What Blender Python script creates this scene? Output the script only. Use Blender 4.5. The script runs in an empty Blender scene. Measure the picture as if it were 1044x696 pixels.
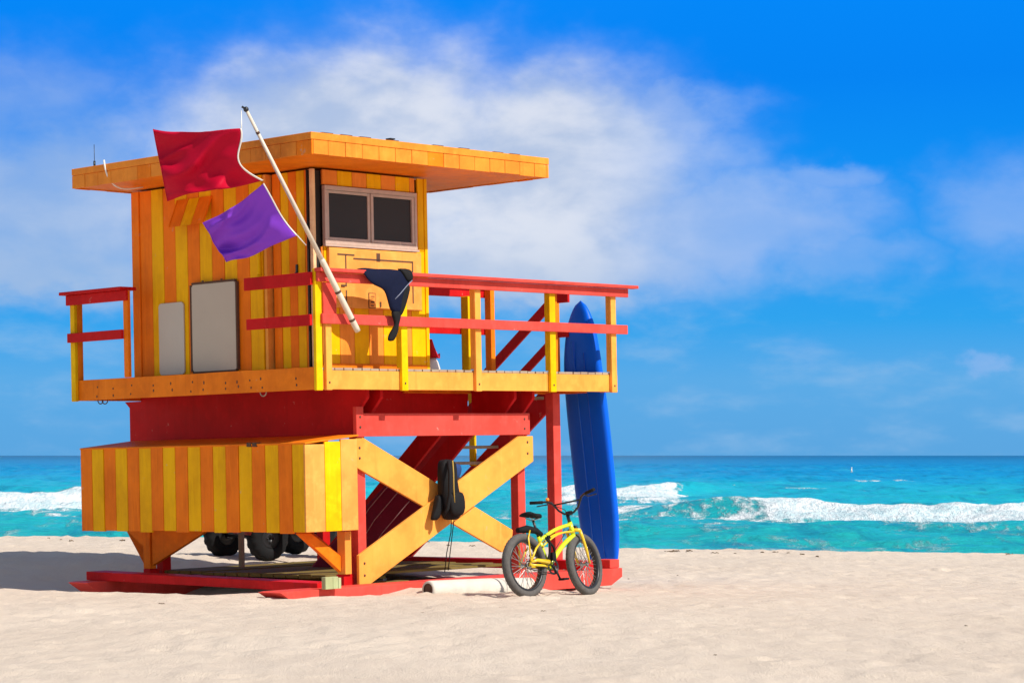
import bpy, bmesh, math, random
import numpy as np
from mathutils import Vector, Matrix
R = math.radians
random.seed(7); np.random.seed(7)
scene = bpy.context.scene
col = scene.collection

# ------------------------------------------------------------------ camera
cd = bpy.data.cameras.new('camera'); cam = bpy.data.objects.new('camera', cd); col.objects.link(cam)
cam.location = (0, 0, 1.54); cam.rotation_euler = (R(90), 0, 0)
cd.sensor_width = 36; cd.lens = 2473 / 1044 * 36; cd.shift_y = 116 / 1044
cd.clip_start = 0.5; cd.clip_end = 40000
scene.camera = cam

# ------------------------------------------------------------------ sun, sky, exposure
SUN = Vector((0.80, -0.60, 0.963)).normalized()
SUN_EL = math.asin(SUN.z); SUN_AZ = math.atan2(SUN.x, SUN.y)
ld = bpy.data.lights.new('sun', 'SUN'); ld.energy = 4.3; ld.angle = R(0.53); ld.color = (1, 0.94, 0.84)
sun = bpy.data.objects.new('sun', ld); col.objects.link(sun)
sun.rotation_euler = (-SUN).to_track_quat('-Z', 'Y').to_euler()
vs = scene.view_settings
vs.view_transform = 'Standard'; vs.look = 'None'; vs.gamma = 1; vs.use_curve_mapping = False; vs.exposure = 0.28


def lin(r, g, b):
    f = lambda c: c / 12.92 if c <= 0.04045 else ((c + 0.055) / 1.055) ** 2.4
    return (f(r / 255), f(g / 255), f(b / 255), 1)


class NT:
    """small helper for building node trees"""
    def __init__(s, tree):
        s.t = tree; s.n = tree.nodes; s.l = tree.links; s.n.clear()

    def node(s, typ, **kw):
        n = s.n.new(typ)
        for k, v in kw.items():
            setattr(n, k, v)
        return n

    def put(s, sock, v):
        if hasattr(v, 'is_output'):
            s.l.new(v, sock)
        else:
            sock.default_value = v

    def math(s, op, a, b=0.0, c=0.0, clamp=False):
        n = s.node('ShaderNodeMath', operation=op, use_clamp=clamp)
        s.put(n.inputs[0], a); s.put(n.inputs[1], b); s.put(n.inputs[2], c)
        return n.outputs[0]

    def vmath(s, op, a, b=(0, 0, 0)):
        n = s.node('ShaderNodeVectorMath', operation=op)
        s.put(n.inputs[0], a); s.put(n.inputs[1], b)
        return n.outputs['Value'] if op in ('LENGTH', 'DOT_PRODUCT') else n.outputs[0]

    def smooth(s, v, a, b, lo=0.0, hi=1.0):
        n = s.node('ShaderNodeMapRange', interpolation_type='SMOOTHSTEP')
        s.put(n.inputs[0], v); s.put(n.inputs[1], a); s.put(n.inputs[2], b); s.put(n.inputs[3], lo); s.put(n.inputs[4], hi)
        return n.outputs[0]

    def noise(s, vec, scale, detail=4, rough=0.55, dist=0.0, out=0):
        n = s.node('ShaderNodeTexNoise')
        s.put(n.inputs['Vector'], vec); n.inputs['Scale'].default_value = scale
        n.inputs['Detail'].default_value = detail; n.inputs['Roughness'].default_value = rough
        n.inputs['Distortion'].default_value = dist
        return n.outputs[out]

    def mix(s, fac, a, b, blend='MIX'):
        n = s.node('ShaderNodeMix', data_type='RGBA', blend_type=blend)
        s.put(n.inputs[0], fac); s.put(n.inputs[6], a); s.put(n.inputs[7], b)
        return n.outputs[2]

    def ramp(s, fac, stops, interp='LINEAR'):
        n = s.node('ShaderNodeValToRGB'); s.put(n.inputs[0], fac)
        cr = n.color_ramp; cr.interpolation = interp
        while len(cr.elements) < len(stops):
            cr.elements.new(0.5)
        for e, (p, c) in zip(cr.elements, stops):
            e.position = p; e.color = c
        return n.outputs[0]

    def mapping(s, vec, scale=(1, 1, 1), loc=(0, 0, 0), rot=(0, 0, 0)):
        n = s.node('ShaderNodeMapping'); s.put(n.inputs[0], vec)
        n.inputs['Scale'].default_value = scale; n.inputs['Location'].default_value = loc; n.inputs['Rotation'].default_value = rot
        return n.outputs[0]

    def comb(s, x, y, z=0.0):
        n = s.node('ShaderNodeCombineXYZ'); s.put(n.inputs[0], x); s.put(n.inputs[1], y); s.put(n.inputs[2], z)
        return n.outputs[0]


def build_world():
    w = bpy.data.worlds.new('World'); scene.world = w; w.use_nodes = True
    N = NT(w.node_tree)
    out = N.node('ShaderNodeOutputWorld'); bg = N.node('ShaderNodeBackground')
    sky = N.node('ShaderNodeTexSky', sky_type='NISHITA')
    sky.sun_disc = False; sky.sun_elevation = SUN_EL; sky.sun_rotation = SUN_AZ
    sky.air_density = 1.0; sky.dust_density = 0.6; sky.ozone_density = 3.0; sky.altitude = 0
    tc = N.node('ShaderNodeTexCoord'); d = tc.outputs['Generated']
    sp = N.node('ShaderNodeSeparateXYZ'); N.put(sp.inputs[0], d)
    DEG = 180 / math.pi
    el = N.math('MULTIPLY', N.math('ARCSINE', sp.outputs[2]), DEG)
    az = N.math('MULTIPLY', N.math('ARCTAN2', sp.outputs[0], sp.outputs[1]), DEG)
    # blue of the clear sky by elevation (0..16 degrees), below that the sky over the sea
    t = N.math('DIVIDE', el, 16.0, clamp=True)
    K = 9.0   # the background is multiplied by 0.092 at the end
    def c(r, g, b):
        q = lin(r, g, b); return (q[0], q[1], q[2], 1)
    blue = N.ramp(t, [(0.0, c(92, 166, 224)), (0.11, c(92, 171, 231)), (0.20, c(48, 163, 238)), (0.36, c(14, 148, 244)),
                      (0.55, c(2, 132, 243)), (0.72, c(0, 136, 250)), (1.0, c(0, 120, 240))])
    p = N.comb(az, el, 0.0)
    warp = N.vmath('SUBTRACT', N.noise(N.mapping(p, (0.55, 0.8, 1)), 1.0, 5, 0.55, out=1), (0.5, 0.5, 0.5))
    pw = N.vmath('ADD', p, N.vmath('MULTIPLY', warp, (3.0, 2.0, 0)))
    def blob(cx, cy, rx, ry, amp, rot=0.0):
        m = N.mapping(N.vmath('SUBTRACT', pw, (cx, cy, 0)), (1, 1, 1), rot=(0, 0, R(-rot)))
        m = N.vmath('MULTIPLY', m, (1 / rx, 1 / ry, 0))
        L = N.vmath('LENGTH', m)
        return N.smooth(L, 1.25, 0.25, 0.0, amp)
    blobs = [(-3.4, 7.0, 6.6, 3.3, 1.0), (0.8, 6.6, 5.4, 3.1, 1.05), (-10.3, 5.6, 4.6, 3.0, 0.72), (4.9, 5.4, 4.6, 1.7, 0.8),
             (3.6, 8.1, 2.6, 1.0, 0.62), (0.3, 4.7, 6.2, 2.3, 0.95), (7.4, 4.6, 3.0, 0.9, 0.5), (-11.3, 7.6, 3.5, 2.2, 0.40),
             (11.6, 5.6, 2.4, 1.7, 0.50), (7.2, 6.4, 1.9, 0.55, 0.48), (11.0, 2.25, 0.55, 0.40, 0.5), (7.0, 2.4, 0.7, 0.5, 0.40),
             (-10.6, 4.3, 4.2, 1.8, 0.75), (-5.0, 4.4, 5.5, 1.8, 0.8)]
    tot = None
    for b in blobs:
        o = blob(*b); tot = o if tot is None else N.math('MAXIMUM', tot, o)
    n1 = N.noise(N.mapping(p, (0.30, 0.55, 1), (3.1, 1.7, 0)), 1.0, 7, 0.52, 0.3)
    n2 = N.noise(N.mapping(p, (1.1, 1.9, 1), (8.1, 4.7, 0)), 1.0, 6, 0.55, 0.2)
    det = N.math('ADD', N.math('MULTIPLY', N.math('SUBTRACT', n1, 0.5), 0.46), N.math('MULTIPLY', N.math('SUBTRACT', n2, 0.5), 0.12))
    dens = N.math('ADD', tot, N.math('MULTIPLY', det, N.smooth(tot, 0.0, 0.4, 0.0, 1.0)))
    # the bank ends in a fairly level base
    base = N.smooth(N.math('ADD', el, N.math('MULTIPLY', N.math('SUBTRACT', n2, 0.5), 1.3)), 2.9, 4.1)
    low = N.math('MAXIMUM', base, N.smooth(az, 9.9, 10.3, 0.0, 0.9))
    low = N.math('MAXIMUM', low, N.math('MULTIPLY', N.smooth(az, 5.7, 6.3), 0.35))
    alpha = N.math('MULTIPLY', N.smooth(dens, -0.04, 1.05, 0.0, 0.94), low)
    # thin veil low over the sea
    veil = N.math('MULTIPLY', N.smooth(N.noise(N.mapping(p, (0.35, 0.9, 1), (1, 9, 0)), 1.0, 5, 0.55), 0.45, 0.75), N.smooth(el, 5.0, 2.2, 0.0, 0.60))
    shade = N.math('ADD', N.math('MULTIPLY', n2, 0.35), N.math('MULTIPLY', n1, 1.15))
    ccol = N.mix(N.smooth(shade, 0.55, 0.95), c(184, 200, 226), c(224, 229, 240))
    ccol = N.mix(N.smooth(el, 5.4, 3.2), ccol, c(186, 202, 226))
    ccol = N.mix(N.smooth(az, -6.5, -11.0, 0.0, 0.75), ccol, c(160, 187, 224))
    ccol = N.mix(N.smooth(az, 0.8, 6.0, 0.0, 0.9), ccol, c(152, 187, 241))
    vis = N.mix(alpha, N.mix(veil, blue, c(146, 190, 232)), ccol)
    vis = N.mix(1.0, vis, (K, K, K, 1), 'MULTIPLY')
    # white broken cloud added above the view to whiten and raise the fill light
    hi = N.smooth(N.noise(N.mapping(d, (2.2, 2.2, 3.5)), 1.0, 6, 0.6), 0.48, 0.64, 0.0, 0.65)
    up = N.mix(hi, sky.outputs[0], (6.2, 6.3, 6.4, 1))
    fin = N.mix(N.math('MAXIMUM', N.smooth(el, 13.0, 30.0), N.smooth(N.math('ABSOLUTE', az), 24.0, 60.0)), vis, up)
    N.put(bg.inputs[0], fin); bg.inputs[1].default_value = 0.092
    N.l.new(bg.outputs[0], out.inputs[0])


build_world()


# ------------------------------------------------------------------ materials
def new_mat(name):
    m = bpy.data.materials.new(name); m.use_nodes = True
    N = NT(m.node_tree)
    out = N.node('ShaderNodeOutputMaterial'); bs = N.node('ShaderNodeBsdfPrincipled')
    N.l.new(bs.outputs[0], out.inputs[0])
    return m, N, bs, out


def paint(name, rgb, wear=0.45, rough=0.55, grain=(6, 6, 6), worn=(0.55, 0.42, 0.3), spec=0.10):
    """weathered gloss paint on timber: brush mottling, faint grain, chips showing pale wood, grime"""
    m, N, bs, out = new_mat(name)
    tc = N.node('ShaderNodeTexCoord'); P = tc.outputs['Object']
    big = N.noise(P, 1.7, 4, 0.6)
    mid = N.noise(N.mapping(P, grain), 1.0, 6, 0.65)
    fine = N.noise(N.mapping(P, tuple(g * 5 for g in grain)), 1.0, 3, 0.6)
    base = (*rgb, 1)
    dark = (rgb[0] * 0.80, rgb[1] * 0.72, rgb[2] * 0.70, 1)
    lite = (min(1, rgb[0] * 1.10), min(1, rgb[1] * 1.12 + 0.004), rgb[2] * 1.2 + 0.003, 1)
    c = N.mix(N.smooth(big, 0.30, 0.70), dark, base)
    c = N.mix(N.smooth(mid, 0.45, 0.75, 0, 0.7), c, lite)
    chips = N.math('MULTIPLY', N.smooth(N.noise(P, 9.0, 7, 0.7), 0.625, 0.665), N.smooth(big, 0.5, 0.62))
    c = N.mix(N.math('MULTIPLY', chips, wear), c, (*worn, 1))
    grime = N.smooth(N.noise(N.mapping(P, (2.5, 2.5, 1.0), (4, 2, 7)), 1.0, 6, 0.65), 0.60, 0.80, 0, 0.30 * min(1, wear * 3))
    c = N.mix(grime, c, (rgb[0] * 0.45, rgb[1] * 0.4 + 0.005, rgb[2] * 0.4 + 0.005, 1))
    runs = N.noise(N.mapping(P, (13, 13, 0.55), (2, 5, 1)), 1.0, 6, 0.7)
    c = N.mix(N.smooth(runs, 0.54, 0.74, 0, 0.42), c, (rgb[0] * 0.60, rgb[1] * 0.50 + 0.004, rgb[2] * 0.5 + 0.004, 1))
    c = N.mix(N.smooth(runs, 0.44, 0.28, 0, 0.35), c, (min(1, rgb[0] * 1.06), min(1, rgb[1] * 1.22 + 0.02), min(1, rgb[2] * 1.3 + 0.02), 1))
    N.put(bs.inputs['Base Color'], c)
    N.put(bs.inputs['Roughness'], N.math('ADD', rough, N.math('MULTIPLY', N.math('SUBTRACT', mid, 0.5), 0.3)))
    bs.inputs['Specular IOR Level'].default_value = spec
    b = N.node('ShaderNodeBump'); b.inputs['Strength'].default_value = 0.25; b.inputs['Distance'].default_value = 0.01
    N.put(b.inputs['Height'], N.math('ADD', mid, N.math('MULTIPLY', fine, 0.4))); N.l.new(b.outputs[0], bs.inputs['Normal'])
    return m


def plain(name, rgb, rough=0.5, metal=0.0, spec=0.5, var=0.12, scale=8, bump=0.0, trans=0.0, coat=0.0):
    m, N, bs, out = new_mat(name)
    tc = N.node('ShaderNodeTexCoord'); P = tc.outputs['Object']
    n = N.noise(P, scale, 5, 0.6)
    lo = tuple(max(0, v * (1 - var)) for v in rgb) + (1,); hi = tuple(min(1, v * (1 + var)) for v in rgb) + (1,)
    N.put(bs.inputs['Base Color'], N.mix(n, lo, hi))
    bs.inputs['Roughness'].default_value = rough; bs.inputs['Metallic'].default_value = metal
    bs.inputs['Specular IOR Level'].default_value = spec
    bs.inputs['Coat Weight'].default_value = coat
    if bump:
        b = N.node('ShaderNodeBump'); b.inputs['Strength'].default_value = bump; b.inputs['Distance'].default_value = 0.01
        N.put(b.inputs['Height'], N.noise(P, scale * 6, 4, 0.6)); N.l.new(b.outputs[0], bs.inputs['Normal'])
    if trans:
        tr = N.node('ShaderNodeBsdfTranslucent'); tr.inputs[0].default_value = (*rgb, 1)
        mx = N.node('ShaderNodeMixShader'); mx.inputs[0].default_value = trans
        N.l.new(bs.outputs[0], mx.inputs[1]); N.l.new(tr.outputs[0], mx.inputs[2]); N.l.new(mx.outputs[0], out.inputs[0])
    return m


ORANGE = paint('orange_paint', (0.92, 0.235, 0.010))
ORANGE_V = paint('orange_paint_vertical_grain', (0.95, 0.220, 0.008), grain=(14, 14, 1.6))
YELLOW_V = paint('yellow_paint_vertical_grain', (0.96, 0.50, 0.001), grain=(14, 14, 1.6))
YELLOW = paint('yellow_paint', (0.92, 0.56, 0.002))
LIT_PEACH = paint('sunlit_peach_paint', (0.90, 0.40, 0.085), wear=0.5)  # orange lightened as if sunlit, for the shutter and the box's sunward side
LIT_AMBER = paint('sunlit_amber_paint', (0.92, 0.40, 0.070), wear=0.3)  # the orange paint with sunlight put into its colour, for sun-facing timbers
RED = paint('red_paint', (0.60, 0.010, 0.012), worn=(0.7, 0.35, 0.3))
LIT_CORAL = paint('faded_sunlit_red_paint', (0.74, 0.080, 0.060), worn=(0.75, 0.4, 0.35), wear=0.5)  # red lightened as in sun for sun-facing timbers; real fading on the skids
MAROON = paint('maroon_paint', (0.24, 0.012, 0.05), worn=(0.5, 0.25, 0.3))
WOOD = paint('grey_weathered_timber', (0.42, 0.34, 0.25), grain=(3, 30, 3), wear=0.4, rough=0.8)
OLIVE = paint('olive_stained_timber', (0.20, 0.145, 0.045), wear=0.6, rough=0.8)
PALEGREEN = paint('pale_green_timber', (0.42, 0.46, 0.24), wear=0.5, rough=0.8)
GREYBOARD = plain('grey_board', (0.50, 0.43, 0.345), 0.55, var=0.06, scale=3)
GREYBOARD2 = plain('pale_grey_board', (0.54, 0.49, 0.42), 0.5, var=0.05, scale=3)
FRAME = plain('worn_white_aluminium', (0.50, 0.36, 0.29), 0.5, var=0.2, scale=14)
GLASS = plain('dark_tinted_glass', (0.040, 0.034, 0.034), 0.22, spec=0.10, var=0.1, scale=2)
DARK = plain('dark_interior', (0.02, 0.014, 0.012), 0.9, var=0.2)
BLACK = plain('black_rubber', (0.010, 0.010, 0.011), 0.8, spec=0.2, var=0.25, scale=30, bump=0.3)
TYRE = plain('dusty_grey_tyre', (0.095, 0.088, 0.082), 0.9, var=0.45, scale=22, bump=0.4)
BLACKMETAL = plain('black_metal', (0.015, 0.015, 0.017), 0.38, var=0.2)
STEEL = plain('steel', (0.45, 0.44, 0.42), 0.35, metal=0.9, var=0.1)
WHITE = plain('white_paint', (0.78, 0.74, 0.68), 0.45, var=0.08, scale=6)
CREAM = plain('cream_pole_paint', (0.66, 0.57, 0.46), 0.45, var=0.14, scale=9)
NAVY = plain('navy_neoprene', (0.004, 0.007, 0.028), 0.8, spec=0.15, var=0.3, scale=18, bump=0.25)
PIPING = plain('pale_seam', (0.20, 0.22, 0.30), 0.7)
BLACKCLOTH = plain('black_nylon', (0.010, 0.010, 0.011), 0.75, spec=0.2, var=0.3, scale=25, bump=0.3)
BLUECLOTH = plain('blue_nylon', (0.004, 0.04, 0.16), 0.7, var=0.2)
BIKEYELLOW = plain('lime_yellow_gloss_paint', (0.60, 0.72, 0.012), 0.25, var=0.06, coat=0.5)
BIKEAMBER = plain('golden_yellow_gloss_paint', (0.80, 0.52, 0.010), 0.28, var=0.06, coat=0.5)
BOARDBLUE = None
REDFLAG = plain('red_nylon', (0.55, 0.003, 0.030), 0.6, spec=0.12, var=0.12, scale=4, trans=0.12, bump=0.15)
PURPLE = plain('purple_nylon', (0.27, 0.060, 0.68), 0.6, spec=0.12, var=0.10, scale=4, trans=0.12, bump=0.15)
BROWN = plain('rusty_brown', (0.10, 0.05, 0.03), 0.9, var=0.4, scale=20)
ATVPLASTIC = plain('dark_red_plastic', (0.25, 0.012, 0.012), 0.4)


def mat_board():
    m, N, bs, out = new_mat('blue_foam_board')
    P = N.node('ShaderNodeTexCoord').outputs['Object']
    n = N.noise(P, 3, 5, 0.6); s = N.noise(N.mapping(P, (30, 30, 1.2)), 1, 4, 0.6)
    c = N.mix(n, (0.0003, 0.105, 0.74, 1), (0.0005, 0.135, 0.85, 1))
    c = N.mix(N.smooth(s, 0.60, 0.70, 0, 0.35), c, (0.002, 0.15, 0.80, 1))
    c = N.mix(N.smooth(N.noise(P, 26, 4, 0.7), 0.70, 0.74, 0, 0.6), c, (0.25, 0.40, 0.65, 1))
    N.put(bs.inputs['Base Color'], c); bs.inputs['Roughness'].default_value = 0.42
    bs.inputs['Specular IOR Level'].default_value = 0.16
    return m


BOARDBLUE = mat_board()


def mat_sand():
    m, N, bs, out = new_mat('beach_sand')
    P = N.node('ShaderNodeTexCoord').outputs['Object']
    g = N.noise(P, 0.35, 5, 0.6); f = N.noise(N.mapping(P, (9, 3.4, 6)), 1.0, 8, 0.72); ff = N.noise(N.mapping(P, (55, 16, 30)), 1.0, 5, 0.8); gr = N.noise(N.mapping(P, (240, 60, 100)), 1.0, 2, 0.8)
    c = N.mix(N.smooth(g, 0.3, 0.7), (0.615, 0.508, 0.408, 1), (0.665, 0.558, 0.452, 1))
    c = N.mix(N.smooth(f, 0.40, 0.78, 0, 0.55), c, (0.70, 0.60, 0.48, 1))
    c = N.mix(N.smooth(ff, 0.57, 0.80, 0, 0.40), c, (0.44, 0.33, 0.23, 1))
    c = N.mix(N.smooth(gr, 0.58, 0.78, 0, 0.32), c, (0.34, 0.25, 0.18, 1))
    shell = N.smooth(N.noise(P, 34.0, 2, 0.5), 0.76, 0.79, 0, 0.7)
    c = N.mix(shell, c, (0.80, 0.74, 0.66, 1))
    N.put(bs.inputs['Base Color'], c); bs.inputs['Roughness'].default_value = 0.95
    bs.inputs['Specular IOR Level'].default_value = 0.1
    h = N.math('ADD', N.math('MULTIPLY', f, 1.0), N.math('MULTIPLY', ff, 0.45))
    h = N.math('ADD', h, N.math('MULTIPLY', N.noise(P, 2.4, 5, 0.6), 0.7))
    b = N.node('ShaderNodeBump'); b.inputs['Strength'].default_value = 0.50; b.inputs['Distance'].default_value = 0.05
    N.put(b.inputs['Height'], h); N.l.new(b.outputs[0], bs.inputs['Normal'])
    return m


def mat_sea():
    m, N, bs, out = new_mat('turquoise_sea')
    P = N.node('ShaderNodeTexCoord').outputs['Object']
    sp = N.node('ShaderNodeSeparateXYZ'); N.put(sp.inputs[0], P)
    X, Y = sp.outputs[0], sp.outputs[1]
    drift = N.math('MULTIPLY', N.math('SUBTRACT', N.noise(N.mapping(P, (0.012, 0.03, 1)), 1, 5, 0.6), 0.5), 0.55)
    t = N.math('ADD', N.math('DIVIDE', N.math('LOGARITHM', N.math('DIVIDE', N.math('MAXIMUM', Y, 50.0), 60.0), 10.0), 1.75), N.math('MULTIPLY', drift, 0.55), clamp=True)
    c = N.ramp(t, [(0.0, (0.012, 0.36, 0.36, 1)), (0.10, (0.010, 0.38, 0.41, 1)), (0.22, (0.010, 0.40, 0.50, 1)),
                   (0.40, (0.001, 0.28, 0.52, 1)), (0.62, (0.001, 0.20, 0.42, 1)), (0.85, (0.003, 0.12, 0.24, 1)), (1.0, (0.006, 0.09, 0.16, 1))])
    # sand stirred up / shoal patches lighten the water; the chop's light and shade are painted in as streaks
    st = N.noise(N.mapping(P, (0.22, 0.11, 1)), 1, 7, 0.65, 0.4)
    c = N.mix(N.smooth(st, 0.50, 0.72, 0, 0.45), c, (0.05, 0.50, 0.58, 1))
    st2 = N.noise(N.mapping(P, (0.75, 0.30, 1), (5, 3, 0)), 1, 8, 0.70, 0.2)
    c = N.mix(N.smooth(st2, 0.52, 0.70, 0, 0.32), c, (0.002, 0.20, 0.30, 1))
    st3 = N.noise(N.mapping(P, (0.40, 0.05, 1), (3, 9, 0)), 1, 9, 0.74, 0.4)
    c = N.mix(N.smooth(st3, 0.50, 0.62, 0, 0.45), c, (0.004, 0.11, 0.22, 1))
    c = N.mix(N.smooth(st3, 0.47, 0.36, 0, 0.40), c, (0.02, 0.42, 0.55, 1))
    at = N.node('ShaderNodeAttribute', attribute_name='foam')
    fm = at.outputs['Fac']
    fn = N.noise(N.mapping(P, (0.55, 0.24, 1)), 1, 9, 0.70, 0.2)
    fn2 = N.noise(N.mapping(P, (2.2, 0.70, 1)), 1, 6, 0.7, 0.3)
    mixn = N.math('ADD', N.math('MULTIPLY', fn, 0.62), N.math('MULTIPLY', fn2, 0.38))
    edge = N.math('ADD', fm, N.math('MULTIPLY', N.math('SUBTRACT', mixn, 0.5), 2.7))
    F = N.math('MULTIPLY', N.smooth(edge, 0.30, 0.66), N.smooth(fm, 0.02, 0.20))
    # scattered whitecap flecks and foam lace
    cap = N.smooth(N.noise(N.mapping(P, (0.50, 0.12, 1), (2, 8, 0)), 1, 9, 0.72, 0.6), 0.675, 0.73, 0, 0.8)
    lace = N.math('MULTIPLY', N.smooth(N.noise(N.mapping(P, (0.70, 0.32, 1), (9, 1, 0)), 1, 9, 0.74, 0.3), 0.54, 0.68, 0, 0.40), N.smooth(Y, 125, 75))
    F = N.math('MAXIMUM', F, N.math('MAXIMUM', cap, lace))
    fcol = N.mix(N.smooth(N.math('ADD', mixn, N.math('MULTIPLY', N.math('SUBTRACT', N.noise(N.mapping(P, (4, 1.6, 3)), 1, 6, 0.72), 0.5), 0.5)), 0.36, 0.62), (0.52, 0.70, 0.75, 1), (0.84, 0.87, 0.88, 1))
    N.put(bs.inputs['Base Color'], N.mix(F, c, fcol))
    N.put(bs.inputs['Roughness'], N.mix(F, (0.28, 0.28, 0.28, 1), (0.9, 0.9, 0.9, 1)))
    N.put(bs.inputs['Specular IOR Level'], N.math('MULTIPLY', N.math('SUBTRACT', 1.0, F), 0.12))
    h = N.math('ADD', N.noise(N.mapping(P, (0.5, 1.1, 1)), 1, 7, 0.65), N.math('MULTIPLY', N.noise(N.mapping(P, (2.4, 4.2, 1)), 1, 5, 0.65), 0.35))
    h = N.math('ADD', h, N.math('MULTIPLY', F, N.noise(N.mapping(P, (5, 3, 4)), 1, 5, 0.7)))
    b = N.node('ShaderNodeBump'); b.inputs['Strength'].default_value = 0.8; b.inputs['Distance'].default_value = 0.30
    N.put(b.inputs['Height'], h); N.l.new(b.outputs[0], bs.inputs['Normal'])
    return m


# ------------------------------------------------------------------ mesh helpers
class MB:
    def __init__(s):
        s.v = []; s.f = []; s.m = []; s.sm = []

    def add(s, vs, fs, mi=0, smooth=False):
        o = len(s.v); s.v += [tuple(p) for p in vs]
        for f in fs:
            s.f.append(tuple(o + i for i in f)); s.m.append(mi); s.sm.append(smooth)
        return s

    def box(s, lo, hi, mi=0):
        x0, y0, z0 = lo; x1, y1, z1 = hi
        vs = [(x0, y0, z0), (x1, y0, z0), (x1, y1, z0), (x0, y1, z0), (x0, y0, z1), (x1, y0, z1), (x1, y1, z1), (x0, y1, z1)]
        return s.add(vs, [(0, 3, 2, 1), (4, 5, 6, 7), (0, 1, 5, 4), (1, 2, 6, 5), (2, 3, 7, 6), (3, 0, 4, 7)], mi)

    def bar(s, p, q, w, h, side=(0, 1, 0), mi=0):
        """rectangular bar from p to q; w measured along 'side', h across it"""
        p, q = Vector(p), Vector(q); d = (q - p).normalized()
        sd = Vector(side); sd = (sd - d * sd.dot(d)).normalized(); up = d.cross(sd)
        vs = []
        for e in (p, q):
            for a, b in ((-1, -1), (1, -1), (1, 1), (-1, 1)):
                vs.append(e + sd * (a * w / 2) + up * (b * h / 2))
        return s.add(vs, [(0, 1, 2, 3), (7, 6, 5, 4), (0, 4, 5, 1), (1, 5, 6, 2), (2, 6, 7, 3), (3, 7, 4, 0)], mi)

    def prism(s, poly, vec, mi=0):
        """polygon (3d points) pushed along vec"""
        n = len(poly); vec = Vector(vec); a = [Vector(p) for p in poly]; b = [p + vec for p in a]
        fs = [tuple(range(n))[::-1], tuple(range(n, 2 * n))] + [(i, (i + 1) % n, n + (i + 1) % n, n + i) for i in range(n)]
        return s.add(a + b, fs, mi)

    def tube(s, pts, r, n=10, mi=0, caps=True):
        pts = [Vector(p) for p in pts]; k = len(pts)
        rs = r if isinstance(r, (list, tuple)) else [r] * k
        prev = None; vs = []
        for i, p in enumerate(pts):
            d = (pts[min(i + 1, k - 1)] - pts[max(i - 1, 0)]).normalized()
            if prev is None:
                u = d.orthogonal().normalized()
            else:
                u = (prev - d * prev.dot(d)).normalized()
            prev = u; w = d.cross(u)
            for j in range(n):
                a = 2 * math.pi * j / n
                vs.append(p + (u * math.cos(a) + w * math.sin(a)) * rs[i])
        fs = [(i * n + j, i * n + (j + 1) % n, (i + 1) * n + (j + 1) % n, (i + 1) * n + j) for i in range(k - 1) for j in range(n)]
        s.add(vs, fs, mi, True)
        if caps:
            o = len(s.v) - k * n
            s.f.append(tuple(o + j for j in range(n))[::-1]); s.m.append(mi); s.sm.append(False)
            s.f.append(tuple(o + (k - 1) * n + j for j in range(n))); s.m.append(mi); s.sm.append(False)
        return s

    def ring(s, c, ax, prof, n=64, mi=0, bumps=None):
        """lathe a closed (axial, radius) profile about axis ax through c"""
        c = Vector(c); ax = Vector(ax).normalized(); u = ax.orthogonal().normalized(); w = ax.cross(u); k = len(prof); vs = []
        for i in range(n):
            a = 2 * math.pi * i / n; dr = u * math.cos(a) + w * math.sin(a)
            for j, (x, r) in enumerate(prof):
                rr = r + (bumps(i, j) if bumps else 0)
                vs.append(c + ax * x + dr * rr)
        fs = [(i * k + j, ((i + 1) % n) * k + j, ((i + 1) % n) * k + (j + 1) % k, i * k + (j + 1) % k) for i in range(n) for j in range(k)]
        return s.add(vs, fs, mi, True)

    def ball(s, c, r, mi=0, nu=12, nv=8, scale=(1, 1, 1)):
        vs = []
        for i in range(nv + 1):
            th = math.pi * i / nv
            for j in range(nu):
                ph = 2 * math.pi * j / nu
                vs.append((c[0] + r * scale[0] * math.sin(th) * math.cos(ph), c[1] + r * scale[1] * math.sin(th) * math.sin(ph), c[2] + r * scale[2] * math.cos(th)))
        fs = [(i * nu + j, (i + 1) * nu + j, (i + 1) * nu + (j + 1) % nu, i * nu + (j + 1) % nu) for i in range(nv) for j in range(nu)]
        return s.add(vs, fs, mi, True)

    def build(s, name, mats, parent=None, bevel=0.0, segs=2):
        me = bpy.data.meshes.new(name); me.from_pydata(s.v, [], s.f)
        mats = mats if isinstance(mats, (list, tuple)) else [mats]
        for m in mats:
            me.materials.append(m)
        me.polygons.foreach_set('material_index', s.m); me.polygons.foreach_set('use_smooth', s.sm)
        bm = bmesh.new(); bm.from_mesh(me); bmesh.ops.recalc_face_normals(bm, faces=bm.faces); bm.to_mesh(me); bm.free()
        o = bpy.data.objects.new(name, me); col.objects.link(o)
        if parent is not None:
            o.parent = parent
        if bevel:
            b = o.modifiers.new('edge', 'BEVEL'); b.width = bevel; b.segments = segs; b.limit_method = 'ANGLE'; b.angle_limit = R(40)
        return o


def tag(o, label=None, cat=None, group=None, kind=None):
    for k, v in (('label', label), ('category', cat), ('group', group), ('kind', kind)):
        if v:
            o[k] = v
    return o


def thing(name, label, cat, mat=None, loc=None, group=None):
    o = bpy.data.objects.new(name, None); col.objects.link(o); o.empty_display_size = 0.2
    if mat is not None:
        o.matrix_world = mat
    if loc is not None:
        o.location = loc
    return tag(o, label, cat, group)


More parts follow.
